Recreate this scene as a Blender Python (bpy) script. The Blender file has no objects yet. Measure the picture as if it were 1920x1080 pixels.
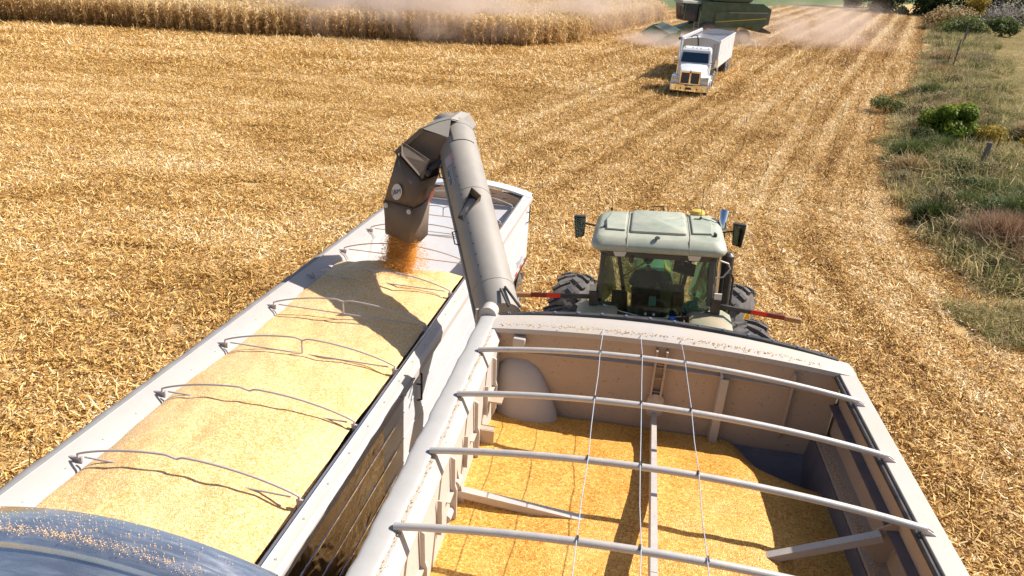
import bpy, bmesh, math, random
import numpy as np
from mathutils import Vector, Matrix, Euler
random.seed(7); RNG = np.random.default_rng(7)
PI = math.pi
S = bpy.context.scene
COL = S.collection

# ------------------------------------------------------------ camera
cd = bpy.data.cameras.new('camera'); cam = bpy.data.objects.new('camera', cd); COL.objects.link(cam)
cd.sensor_width = 36; cd.lens = 24; cd.clip_end = 3000; cd.clip_start = .05
_p, _r = .407, -.061
_f = Vector((0, math.cos(_p), -math.sin(_p))); _rt = Vector((1, 0, 0)); _d = Vector((0, -math.sin(_p), -math.cos(_p)))
_R = math.cos(_r)*_rt + math.sin(_r)*_d; _D = -math.sin(_r)*_rt + math.cos(_r)*_d
cam.matrix_world = Matrix(((_R.x, -_D.x, -_f.x, 0), (_R.y, -_D.y, -_f.y, 0), (_R.z, -_D.z, -_f.z, 7.07), (0, 0, 0, 1)))
S.camera = cam

# ------------------------------------------------------------ light
SUN = Vector((1.0, .30, 1.0)).normalized()
W = bpy.data.worlds.new('World'); S.world = W; W.use_nodes = True
nt = W.node_tree; nt.nodes.clear()
sky = nt.nodes.new('ShaderNodeTexSky'); sky.sky_type = 'NISHITA'; sky.sun_disc = False
sky.sun_elevation = math.asin(SUN.z); sky.sun_rotation = math.atan2(SUN.x, SUN.y)
sky.air_density = 1.0; sky.dust_density = 1.2
bg = nt.nodes.new('ShaderNodeBackground'); bg.inputs[1].default_value = .07
wo = nt.nodes.new('ShaderNodeOutputWorld')
nt.links.new(sky.outputs[0], bg.inputs[0]); nt.links.new(bg.outputs[0], wo.inputs[0])
sl = bpy.data.lights.new('sun', 'SUN'); sl.energy = 4.6; sl.angle = math.radians(.5); sl.color = (1, .955, .89)
so = bpy.data.objects.new('sun', sl); COL.objects.link(so)
so.rotation_euler = SUN.to_track_quat('Z', 'Y').to_euler()
S.view_settings.view_transform = 'Standard'; S.view_settings.look = 'None'
S.view_settings.exposure = .86; S.view_settings.gamma = 1
try:
    S.cycles.volume_step_rate = 2.0; S.cycles.volume_bounces = 1
    S.cycles.max_bounces = 8; S.cycles.transparent_max_bounces = 12
except Exception: pass

# ------------------------------------------------------------ terrain maths
def zf(x, y):
    t = (y-15)/2
    return .057*(t+np.sqrt(t*t+9)) - .0285*0
EY = np.array([-60, 0, 14.7, 16.4, 19.25, 24, 31.8, 43.9, 58, 78.6, 144, 420])
EX = np.array([11.5, 12, 12.2, 12.4, 13, 14.1, 17, 23.5, 31.7, 42.9, 77.8, 225])
def edge(y): return np.interp(y, EY, EX)
CX = np.array([-200, -43.7, -21.9, -10, -1.3, 2.5, 17.1])          # front of the standing corn
CY = np.array([62, 59.7, 60.7, 62, 63.3, 65.2, 98.])

# ------------------------------------------------------------ node helpers
def newmat(name):
    m = bpy.data.materials.new(name); m.use_nodes = True
    n = m.node_tree; n.nodes.clear()
    o = n.nodes.new('ShaderNodeOutputMaterial'); b = n.nodes.new('ShaderNodeBsdfPrincipled')
    n.links.new(b.outputs[0], o.inputs[0])
    return m, n, b, o
def L(n, a, b): n.links.new(a, b)
def ramp(n, fac, stops, interp='LINEAR'):
    r = n.nodes.new('ShaderNodeValToRGB'); r.color_ramp.interpolation = interp
    e = r.color_ramp.elements
    while len(e) < len(stops): e.new(.5)
    for i, (p, c) in enumerate(stops):
        e[i].position = p; e[i].color = (*c, 1) if len(c) == 3 else c
    if fac is not None: L(n, fac, r.inputs[0])
    return r.outputs[0]
def noise(n, scale, detail=4, rough=.55, vec=None, dist=0):
    t = n.nodes.new('ShaderNodeTexNoise'); t.inputs['Scale'].default_value = scale
    t.inputs['Detail'].default_value = detail; t.inputs['Roughness'].default_value = rough
    t.inputs['Distortion'].default_value = dist
    if vec is not None: L(n, vec, t.inputs['Vector'])
    return t.outputs['Fac']
def objco(n): return n.nodes.new('ShaderNodeTexCoord').outputs['Object']
def worldpos(n): return n.nodes.new('ShaderNodeNewGeometry').outputs['Position']
def mapping(n, vec, sc=(1, 1, 1), rot=(0, 0, 0)):
    m = n.nodes.new('ShaderNodeMapping'); L(n, vec, m.inputs[0])
    m.inputs['Scale'].default_value = sc; m.inputs['Rotation'].default_value = rot
    return m.outputs[0]
def mix(n, fac, a, b, mode='MIX'):
    m = n.nodes.new('ShaderNodeMix'); m.data_type = 'RGBA'; m.blend_type = mode
    if isinstance(fac, (int, float)): m.inputs[0].default_value = fac
    else: L(n, fac, m.inputs[0])
    for s, v in ((m.inputs[6], a), (m.inputs[7], b)):
        if isinstance(v, tuple): s.default_value = (*v, 1)
        else: L(n, v, s)
    return m.outputs[2]
def math_(n, op, a, b=None):
    m = n.nodes.new('ShaderNodeMath'); m.operation = op
    for i, v in ((0, a), (1, b)):
        if v is None: continue
        if isinstance(v, (int, float)): m.inputs[i].default_value = v
        else: L(n, v, m.inputs[i])
    return m.outputs[0]
def bump(n, b, h, strength=.3, dist=.01):
    u = n.nodes.new('ShaderNodeBump'); u.inputs['Strength'].default_value = strength
    u.inputs['Distance'].default_value = dist
    L(n, h, u.inputs['Height']); L(n, u.outputs[0], b.inputs['Normal'])
def paint(name, col, rough=.5, metal=0., dust=None, damt=.4, dscale=3., spots=0., bmp=0., spec=.5, streak=False):
    """painted or plain surface with uneven dust and small marks"""
    m, n, b, o = newmat(name)
    co = objco(n)
    c = mix(n, noise(n, dscale*1.7, 5, .6, co), tuple(x*.9 for x in col), tuple(min(1, x*1.08) for x in col))
    if dust:
        v = mapping(n, co, (1, 1, .25)) if streak else co
        f = ramp(n, noise(n, dscale, 6, .65, v), [(.5-.28*damt-.05, (0, 0, 0)), (.5+.25, (1, 1, 1))])
        f2 = math_(n, 'MULTIPLY', f, min(1, damt*1.5))
        c = mix(n, f2, c, dust)
    if spots:
        sp = ramp(n, noise(n, 38, 2, .5, co), [(.66, (0, 0, 0)), (.74, (1, 1, 1))])
        c = mix(n, math_(n, 'MULTIPLY', sp, spots), c, (.16, .11, .07))
    L(n, c, b.inputs['Base Color'])
    rr = ramp(n, noise(n, dscale*2, 4, .6, co), [(.3, (rough*.8,)*3), (.7, (min(1, rough*1.25),)*3)])
    L(n, rr, b.inputs['Roughness'])
    b.inputs['Metallic'].default_value = metal
    b.inputs['Specular IOR Level'].default_value = spec
    if bmp: bump(n, b, noise(n, 14, 4, .6, co), bmp, .01)
    return m

M = {}
DUST = (.50, .38, .25)
M['cart'] = paint('cart_paint', (.48, .43, .39), .55, dust=(.48, .40, .31), damt=.6, dscale=2.2, spots=.3)
M['cart_in'] = paint('cart_paint_shaded', (.42, .325, .25), .6, dust=(.48, .35, .235), damt=.6, dscale=2.5, spots=.75, bmp=.05)  # same cart paint, browned for walls in shade with warm bounce off the corn
M['cart_dark'] = paint('shaded_lining', (.10, .10, .13), .5, dust=(.22, .18, .17), damt=.5, dscale=6, spots=.3)  # dusty blue-grey lower sheets, their shade put into the dark colour
M['auger'] = paint('auger_paint', (.27, .24, .21), .5, dust=(.33, .285, .235), damt=.5, dscale=1.5)
M['spout'] = paint('spout_plastic', (.13, .095, .072), .6, dust=(.18, .13, .095), damt=.6, dscale=3, spots=.25)
M['tubepipe'] = paint('bow_pipe_galvanised', (.48, .45, .43), .45, metal=.2, dust=(.6, .5, .4), damt=.5, dscale=8, spots=.3)
M['tarp'] = paint('tarp_vinyl', (.40, .375, .35), .6, dust=(.36, .34, .32), damt=.6, dscale=7, bmp=.12)
M['tarpgrey'] = paint('grey_tarp_vinyl', (.25, .24, .235), .65, dust=(.19, .175, .16), damt=.6, dscale=6, bmp=.3)
M['white'] = paint('white_trailer_paint', (.62, .63, .65), .32, dust=(.55, .50, .45), damt=.25, dscale=1.3)
M['white_in'] = paint('white_liner', (.54, .545, .57), .45, dust=(.50, .44, .38), damt=.5, dscale=1.6)
M['rail'] = paint('trailer_rail_aluminium', (.37, .345, .335), .45, metal=.0, dust=(.40, .33, .28), damt=.6, dscale=2.5)
M['railpink'] = paint('trailer_rail_inner', (.46, .41, .38), .45, dust=(.48, .38, .30), damt=.4, dscale=2)
M['rodgrey'] = paint('bow_rod_steel', (.50, .46, .46), .5, metal=.3, dust=(.5, .4, .33), damt=.4, dscale=6)
M['black'] = paint('black_steel', (.02, .02, .022), .45, dust=(.16, .12, .09), damt=.3, dscale=5)
M['rubber'] = paint('tyre_rubber', (.045, .043, .045), .8, dust=(.20, .17, .15), damt=.6, dscale=4, bmp=.2)
M['green'] = paint('green_paint', (.035, .13, .05), .35, dust=(.30, .27, .18), damt=.45, dscale=2.5)
M['roofgreen'] = paint('dusty_cab_roof', (.27, .315, .24), .5, dust=(.47, .44, .34), damt=.75, dscale=2.2)
M['fender'] = paint('dusty_fender', (.20, .27, .18), .55, dust=(.40, .295, .19), damt=1.0, dscale=2.0)
M['hoodgreen'] = paint('hood_green', (.10, .30, .13), .35, dust=(.35, .36, .24), damt=.4)
M['yellow'] = paint('yellow_paint', (.72, .45, .02), .4, dust=(.5, .38, .2), damt=.3, dscale=3)
M['red'] = paint('red_reflector', (.75, .03, .015), .3)
M['darkred'] = paint('dark_red_lens', (.25, .02, .015), .3)
M['amber'] = paint('amber_tip', (.36, .15, .04), .5, dust=(.4, .26, .15), damt=.5)
M['chrome'] = paint('chrome', (.75, .75, .77), .08, metal=1.)
M['blue'] = paint('blue_cap', (.02, .10, .45), .35)
M['seat'] = paint('seat_fabric', (.035, .06, .055), .8)
M['interior'] = paint('cab_plastic', (.055, .052, .045), .7, dust=(.15, .13, .10), damt=.4)
M['screen'] = paint('monitor_glass', (.015, .015, .02), .15)
M['shirt'] = paint('navy_shirt', (.012, .05, .06), .85, bmp=.1)
M['jeans'] = paint('jeans', (.03, .045, .09), .9)
M['skin'] = paint('skin', (.50, .27, .17), .55)
M['hair'] = paint('dark_hair', (.025, .017, .012), .7)
M['teal'] = paint('teal_plastic_bag', (.10, .50, .52), .35, bmp=.4)
M['decal'] = paint('decal_white', (.40, .42, .47), .4)
M['decalred'] = paint('decal_red', (.70, .25, .22), .4)
M['decalblk'] = paint('decal_print', (.06, .06, .10), .5)
M['logo'] = paint('logo_disc', (.62, .57, .52), .5)
M['headergreen'] = paint('header_green', (.04, .17, .06), .4, dust=(.22, .24, .14), damt=.4)
M['combine'] = paint('combine_green', (.03, .085, .045), .4, dust=(.15, .14, .09), damt=.5, dscale=1.5)
M['greyblue'] = paint('shaded_wall_sheet', (.45, .46, .49), .35, metal=.4, dust=(.5, .46, .4), damt=.3)  # blue-grey shade of the front wall put into its colour
M['truckwhite'] = paint('truck_white_paint', (.66, .67, .70), .25, dust=(.7, .62, .5), damt=.2)
M['grille'] = paint('grille_mesh', (.05, .05, .065), .5)
M['lamp'] = paint('lamp_lens', (.45, .50, .56), .12, metal=.3)
M['wood'] = paint('weathered_wood', (.13, .11, .105), .9, dust=(.24, .2, .18), damt=.5, dscale=6, bmp=.4, streak=True)
M['rust'] = paint('rusty_stake', (.10, .045, .025), .85)
M['bark'] = paint('bark', (.09, .07, .055), .9, bmp=.5)
M['orangein'] = paint('end_wall_warm_bounce', (.52, .36, .24), .55, dust=(.6, .42, .27), damt=.4, dscale=4)  # orange-brown bounce light on the shaded end wall, put into its colour

def m_alu():
    m, n, b, o = newmat('polished_aluminium')
    co = objco(n)
    f = noise(n, 3, 5, .6, mapping(n, co, (.8, 6, 1)), .5)
    L(n, ramp(n, f, [(.3, (.62, .63, .66)), (.7, (.86, .85, .86))]), b.inputs['Base Color'])
    b.inputs['Metallic'].default_value = .92
    L(n, ramp(n, f, [(.3, (.10,)*3), (.7, (.42,)*3)]), b.inputs['Roughness'])
    bump(n, b, noise(n, 5, 3, .5, mapping(n, co, (1.5, .4, 1))), .25, .01)
    return m
M['alu'] = m_alu()
def m_mirror():
    m, n, b, o = newmat('mirror_finish_side_sheet')
    co = objco(n)
    b.inputs['Base Color'].default_value = (.17, .165, .20, 1)
    b.inputs['Metallic'].default_value = 1; b.inputs['Roughness'].default_value = .11
    bump(n, b, noise(n, 1.9, 2, .5, mapping(n, co, (1, 1, 1.5)), 1.0), .6, .05)
    return m
M['mirror'] = m_mirror()
def m_glass(name, col, amt=.82, rough=.02):
    m, n, b, o = newmat(name)
    n.nodes.remove(b)
    t = n.nodes.new('ShaderNodeBsdfTransparent'); t.inputs[0].default_value = (*col, 1)
    g = n.nodes.new('ShaderNodeBsdfGlossy'); g.inputs['Roughness'].default_value = rough
    d = n.nodes.new('ShaderNodeBsdfDiffuse'); d.inputs[0].default_value = (.45, .40, .33, 1)
    lw = n.nodes.new('ShaderNodeLayerWeight'); lw.inputs[0].default_value = .35
    ms = n.nodes.new('ShaderNodeMixShader'); L(n, math_(n, 'MULTIPLY', lw.outputs['Fresnel'], .8), ms.inputs[0])
    L(n, t.outputs[0], ms.inputs[1]); L(n, g.outputs[0], ms.inputs[2])
    md = n.nodes.new('ShaderNodeMixShader')
    L(n, math_(n, 'MULTIPLY', ramp(n, noise(n, 2.2, 7, .7, objco(n)), [(.45, (0, 0, 0)), (.8, (1, 1, 1))]), amt), md.inputs[0])
    L(n, ms.outputs[0], md.inputs[1]); L(n, d.outputs[0], md.inputs[2]); L(n, md.outputs[0], o.inputs[0])
    return m
M['glass'] = m_glass('tinted_cab_glass', (.66, .75, .70), .06)
M['mirrorglass'] = paint('rear_view_mirror', (.30, .33, .30), .06, metal=1)
M['windshield'] = paint('truck_windshield', (.01, .03, .06), .05, spec=.8)

def m_corn(name, c0, c1, c2):
    m, n, b, o = newmat(name)
    w = objco(n)
    v = n.nodes.new('ShaderNodeTexVoronoi'); v.inputs['Scale'].default_value = 85; L(n, w, v.inputs['Vector'])
    sx = n.nodes.new('ShaderNodeSeparateColor'); L(n, v.outputs['Color'], sx.inputs[0])
    c = ramp(n, sx.outputs[0], [(0, c0), (.5, c1), (1, c2)])
    v2 = n.nodes.new('ShaderNodeTexVoronoi'); v2.inputs['Scale'].default_value = 46; L(n, w, v2.inputs['Vector'])
    s2 = n.nodes.new('ShaderNodeSeparateColor'); L(n, v2.outputs['Color'], s2.inputs[0])
    c = mix(n, math_(n, 'MULTIPLY', s2.outputs[1], .45), c, ramp(n, s2.outputs[0], [(0, c0), (1, c2)]))
    c = mix(n, ramp(n, noise(n, 1.6, 5, .6, w), [(.4, (0, 0, 0)), (.75, (.35,)*3)]), c, c2)
    L(n, c, b.inputs['Base Color']); b.inputs['Roughness'].default_value = .42
    b.inputs['Specular IOR Level'].default_value = .4
    h = math_(n, 'SUBTRACT', 1, v.outputs['Distance'])
    u = n.nodes.new('ShaderNodeBump'); u.inputs['Strength'].default_value = .8; u.inputs['Distance'].default_value = .006
    L(n, math_(n, 'ADD', v.outputs['Distance'], math_(n, 'MULTIPLY', s2.outputs[2], .8)), u.inputs['Height']); u.invert = True
    L(n, u.outputs[0], b.inputs['Normal'])
    return m
def m_rw():
    m, n, b, o = newmat('red_and_white_tape'); sp = n.nodes.new('ShaderNodeSeparateXYZ'); L(n, objco(n), sp.inputs[0])
    f = math_(n, 'GREATER_THAN', math_(n, 'FRACT', math_(n, 'MULTIPLY', sp.outputs[1], 1.9)), .5)
    L(n, mix(n, f, (.6, .03, .02), (.6, .58, .55)), b.inputs['Base Color']); return m
M['redwhite'] = m_rw()
M['corn'] = m_corn('shelled_corn', (.36, .12, .008), (.60, .28, .028), (.84, .51, .15))
M['corn2'] = m_corn('pale_shelled_corn', (.60, .27, .06), (.80, .47, .17), (.93, .71, .40))
M['kernel'] = paint('corn_kernel', (.85, .40, .03), .4)
M['kernelpale'] = paint('spilled_kernel', (.80, .52, .26), .5)

# ------------------------------------------------------------ mesh helpers
SPLIT = {'strip_bolt', 'stencil_mark', 'wall_tab', 'wall_stiffener', 'boot_bolt', 'wall_rib', 'cable_clip', 'bow_clamp', 'gusset_boss', 'support_rod', 'tube_handle', 'grille_screen', 'hinge_plate', 'hopper_bottom', 'inner_liner', 'ladder', 'front_rib', 'rim_kernels', 'panel_seam', 'mirror_arm', 'spout_seam', 'spout_actuator', 'licence_plate', 'step', 'side_wall', 'top_rail', 'tie_rod', 'right_inner_wall', 'hydraulic_hose', 'cab_post', 'door', 'crank_arm', 'centre_brace', 'slope_sheet'}
class MB:
    def __init__(s): s.v = []; s.f = []
    def add(s, vs, fs):
        k = len(s.v); s.v += [tuple(p) for p in vs]; s.f += [tuple(i+k for i in f) for f in fs]; return s
    def box(s, x0, x1, y0, y1, z0, z1, mat=None):
        vs = [Vector((x, y, z)) for z in (z0, z1) for y in (y0, y1) for x in (x0, x1)]
        if mat: vs = [mat @ p for p in vs]
        return s.add(vs, [(0, 2, 3, 1), (4, 5, 7, 6), (0, 1, 5, 4), (2, 6, 7, 3), (0, 4, 6, 2), (1, 3, 7, 5)])
    def bar(s, a, b, w, h, up=(0, 0, 1)):
        a = Vector(a); b = Vector(b); d = (b-a).normalized(); r = d.cross(Vector(up)).normalized(); u = r.cross(d)
        vs = []
        for p in (a, b):
            for i, j in ((-1, -1), (1, -1), (1, 1), (-1, 1)): vs.append(p + r*i*w/2 + u*j*h/2)
        return s.add(vs, [(3, 2, 1, 0), (4, 5, 6, 7), (0, 1, 5, 4), (1, 2, 6, 5), (2, 3, 7, 6), (3, 0, 4, 7)])
    def tube(s, pts, r, n=10, cap=True):
        pts = [Vector(p) for p in pts]; rs = r if isinstance(r, (list, tuple)) else [r]*len(pts)
        d = (pts[1]-pts[0]).normalized(); up = Vector((0, 0, 1)) if abs(d.z) < .9 else Vector((1, 0, 0))
        x = d.cross(up).normalized(); vs = []
        for i, p in enumerate(pts):
            d = ((pts[min(i+1, len(pts)-1)]-pts[max(i-1, 0)])).normalized()
            x = (x - d*x.dot(d)).normalized(); y = d.cross(x)
            for k in range(n):
                a = 2*PI*k/n; vs.append(p + (x*math.cos(a)+y*math.sin(a))*rs[i])
        fs = []
        for i in range(len(pts)-1):
            for k in range(n): fs.append((i*n+k, i*n+(k+1) % n, (i+1)*n+(k+1) % n, (i+1)*n+k))
        if cap: fs += [tuple(range(n-1, -1, -1)), tuple(range((len(pts)-1)*n, len(pts)*n))]
        return s.add(vs, fs)
    def prism(s, poly, vec):
        n = len(poly); vec = Vector(vec); p = [Vector(q) for q in poly]
        return s.add(p+[q+vec for q in p], [tuple(range(n-1, -1, -1)), tuple(range(n, 2*n))] + [(i, (i+1) % n, n+(i+1) % n, n+i) for i in range(n)])
    def loft(s, rings, cap=True, closed=True):
        n = len(rings[0]); vs = [p for r in rings for p in r]; fs = []
        for i in range(len(rings)-1):
            for k in range(n if closed else n-1): fs.append((i*n+k, i*n+(k+1) % n, (i+1)*n+(k+1) % n, (i+1)*n+k))
        if cap: fs += [tuple(range(n-1, -1, -1)), tuple(range((len(rings)-1)*n, len(rings)*n))]
        return s.add(vs, fs)
    def rev(s, prof, c, ax, n=24):
        """revolve [(radius, along)] round axis ax through c"""
        c = Vector(c); ax = Vector(ax).normalized(); u = ax.orthogonal().normalized(); w = ax.cross(u); vs = []; fs = []
        for (r, h) in prof:
            for k in range(n):
                a = 2*PI*k/n; vs.append(c+ax*h+(u*math.cos(a)+w*math.sin(a))*r)
        m = len(prof)
        for i in range(m-1):
            for k in range(n): fs.append((i*n+k, i*n+(k+1) % n, (i+1)*n+(k+1) % n, (i+1)*n+k))
        return s.add(vs, fs)
    def sheet(s, quad, t=.015):
        q = [Vector(p) for p in quad]; nrm = (q[1]-q[0]).cross(q[2]-q[0]).normalized()*t
        return s.prism(q, nrm)
    def islands(s):
        par = list(range(len(s.v)))
        def find(a):
            while par[a] != a: par[a] = par[par[a]]; a = par[a]
            return a
        for f in s.f:
            for i in f[1:]: par[find(i)] = find(f[0])
        g = {}
        for f in s.f: g.setdefault(find(f[0]), []).append(f)
        out = []
        for fs in g.values():
            ids = sorted({i for f in fs for i in f}); mp = {a: k for k, a in enumerate(ids)}; m = MB(); m.v = [s.v[i] for i in ids]; m.f = [tuple(mp[i] for i in f) for f in fs]; out.append(m)
        return out
    def build(s, name, mat, parent=None, smooth=True, bev=0, ang=35):
        if name in SPLIT and len(s.f) < 3000:
            il = s.islands()
            if len(il) > 1: return [m.build(name, mat, parent, smooth, bev, ang) for m in il][0]
        me = bpy.data.meshes.new(name); me.from_pydata([tuple(v) for v in s.v], [], s.f)
        bm = bmesh.new(); bm.from_mesh(me); bmesh.ops.recalc_face_normals(bm, faces=bm.faces); bm.to_mesh(me); bm.free()
        me.materials.append(M[mat] if isinstance(mat, str) else mat)
        if smooth:
            me.shade_smooth(); me.set_sharp_from_angle(angle=math.radians(ang))
        o = bpy.data.objects.new(name, me); COL.objects.link(o)
        if parent: o.parent = parent
        if bev:
            b = o.modifiers.new('bevel', 'BEVEL'); b.width = bev; b.segments = 2; b.limit_method = 'ANGLE'; b.angle_limit = .6
        return o
def thing(name, label, cat, loc, yaw=0, group=None, rot=None):
    o = bpy.data.objects.new(name, None); COL.objects.link(o); o.location = loc
    o.rotation_euler = rot if rot else (0, 0, -yaw)
    o['label'] = label; o['category'] = cat
    if group: o['group'] = group
    return o
def tag(o, label=None, cat=None, group=None, kind=None):
    if label: o['label'] = label
    if cat: o['category'] = cat
    if group: o['group'] = group
    if kind: o['kind'] = kind
    return o
def numesh(name, verts, faces, mats, attrs=None):
    me = bpy.data.meshes.new(name); nv = len(verts); nf = len(faces); k = faces.shape[1]
    me.vertices.add(nv); me.vertices.foreach_set('co', np.asarray(verts, np.float32).ravel())
    me.loops.add(nf*k); me.loops.foreach_set('vertex_index', faces.astype(np.int32).ravel())
    me.polygons.add(nf); me.polygons.foreach_set('loop_start', np.arange(0, nf*k, k, dtype=np.int32))
    me.update(calc_edges=True)
    for a, d in (attrs or {}).items():
        at = me.attributes.new(a, 'FLOAT', 'POINT'); at.data.foreach_set('value', np.asarray(d, np.float32))
    for m in mats: me.materials.append(m)
    return me
def text(body, name, size, mat, parent, loc, rot, extrude=.002, shear=0):
    c = bpy.data.curves.new(name, 'FONT'); c.body = body; c.size = size; c.extrude = extrude
    c.align_x = 'CENTER'; c.align_y = 'CENTER'; c.shear = shear; c.materials.append(M[mat])
    o = bpy.data.objects.new(name, c); COL.objects.link(o); o.parent = parent
    if isinstance(rot, Matrix): o.matrix_local = Matrix.Translation(loc) @ rot.to_4x4()
    else: o.location = loc; o.rotation_euler = rot
    bpy.context.view_layer.update()
    me = bpy.data.meshes.new_from_object(o.evaluated_get(bpy.context.evaluated_depsgraph_get()))
    q = bpy.data.objects.new(name+'_', me); COL.objects.link(q); q.parent = parent; q.matrix_local = o.matrix_local.copy()
    bpy.data.objects.remove(o); q.name = name; q['kind'] = 'thing'
    return q
def smooth01(t): t = np.clip(t, 0, 1); return t*t*(3-2*t)

#@@GROUND
# ------------------------------------------------------------ ground
def m_ground():
    m, n, b, o = newmat('field_soil_and_grass')
    w = worldpos(n)
    at = n.nodes.new('ShaderNodeAttribute'); at.attribute_name = 'past'
    gr = n.nodes.new('ShaderNodeAttribute'); gr.attribute_name = 'lawn'
    straw = ramp(n, noise(n, 9, 8, .75, w), [(.3, (.26, .15, .055)), (.5, (.50, .32, .13)), (.68, (.70, .50, .25))])
    big = noise(n, .09, 4, .6, w, .8)
    straw = mix(n, ramp(n, big, [(.42, (0, 0, 0)), (.68, (.5,)*3)]), straw, (.60, .44, .24))
    tan = ramp(n, noise(n, 2.3, 8, .72, w), [(.3, (.16, .13, .05)), (.5, (.36, .28, .13)), (.7, (.50, .39, .20))])
    gg = ramp(n, noise(n, 1.1, 6, .7, w), [(.35, (.06, .09, .02)), (.65, (.13, .16, .05))])
    past = mix(n, ramp(n, noise(n, .22, 4, .6, w), [(.42, (0, 0, 0)), (.62, (1, 1, 1))]), tan, gg)
    c = mix(n, at.outputs['Fac'], straw, past)
    lawn = ramp(n, noise(n, .5, 6, .6, w), [(.35, (.075, .115, .04)), (.65, (.12, .155, .06))])
    c = mix(n, gr.outputs['Fac'], c, lawn)
    L(n, c, b.inputs['Base Color']); b.inputs['Roughness'].default_value = .95; b.inputs['Specular IOR Level'].default_value = .1
    bump(n, b, noise(n, 11, 6, .75, w), .8, .05)
    return m
def axis(a, b, near, s0, g):
    out = [near]; s = s0
    while out[-1] < b: out.append(out[-1]+s); s *= g
    o2 = [near]; s = s0
    while o2[-1] > a: o2.append(o2[-1]-s); s *= g
    return np.array(sorted(set(out+o2)))
gx = axis(-260, 330, 10, .7, 1.022); gy = axis(-20, 520, 18, .7, 1.022)
X, Y = np.meshgrid(gx, gy); Xf, Yf = X.ravel(), Y.ravel()
def ground_z(x, y): return zf(x, y)
nx = len(gx); ny = len(gy)
ii = (np.arange(ny-1)[:, None]*nx + np.arange(nx-1)[None, :]).ravel()
gfaces = np.stack([ii, ii+1, ii+nx+1, ii+nx], 1)
gd = numesh('ground', np.stack([Xf, Yf, ground_z(Xf, Yf)], 1), gfaces, [m_ground()], {
    'past': smooth01((Xf-edge(Yf)+.3)/1.2), 'lawn': smooth01((Yf-(121+(Xf-23)*.95))/3)*(Xf-edge(Yf) < 0)})
gd.shade_smooth()
g = bpy.data.objects.new('ground', gd); COL.objects.link(g); tag(g, kind='structure')

# ------------------------------------------------------------ scattered stuff: tiles instanced by geometry nodes
def blades(n, size, ln, wd, z0, pitch, curl, seed, roundpatch=False, tint=None, up=False):
    """n bent blades of two quads each inside a square tile"""
    r = np.random.default_rng(seed)
    c = r.uniform(-size/2, size/2, (n, 2))
    if roundpatch:
        rr = np.abs(r.normal(0, .33, n))*size/2; aa = r.uniform(0, 2*PI, n); c = np.stack([rr*np.cos(aa), rr*np.sin(aa)], 1)
    yaw = r.uniform(0, 2*PI, n); l = ln[0]+(ln[1]-ln[0])*r.random(n)**1.6; w = wd[0]+(wd[1]-wd[0])*r.random(n)
    ph = r.uniform(*pitch, n); cu = r.uniform(*curl, n); z = r.uniform(*z0, n); tw = r.uniform(-.9, .9, n)
    d = np.stack([np.cos(yaw)*np.cos(ph), np.sin(yaw)*np.cos(ph), np.sin(ph)], 1)
    d2 = np.stack([np.cos(yaw)*np.cos(ph-cu), np.sin(yaw)*np.cos(ph-cu), np.sin(ph-cu)], 1)
    s = np.stack([-np.sin(yaw)*np.cos(tw), np.cos(yaw)*np.cos(tw), np.sin(tw)], 1)
    p0 = np.concatenate([c, z[:, None]], 1); p1 = p0+d*l[:, None]/2; p2 = p1+d2*l[:, None]/2
    hw = (s*w[:, None]/2); taper = .25 if up else .55
    V = np.stack([p0-hw*(.8 if up else .6), p0+hw*(.8 if up else .6), p1-hw, p1+hw, p2-hw*taper, p2+hw*taper], 1).reshape(-1, 3)
    b = np.arange(n)*6
    F = np.concatenate([np.stack([b, b+1, b+3, b+2], 1), np.stack([b+2, b+3, b+5, b+4], 1)])
    t = np.repeat(r.random(n) if tint is None else tint(r, n), 6)
    return V, F, t
def joinparts(parts):
    V = []; F = []; T = []; k = 0
    for v, f, t in parts: V.append(v); F.append(f+k); T.append(t); k += len(v)
    return np.concatenate(V), np.concatenate(F), np.concatenate(T)
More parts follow.
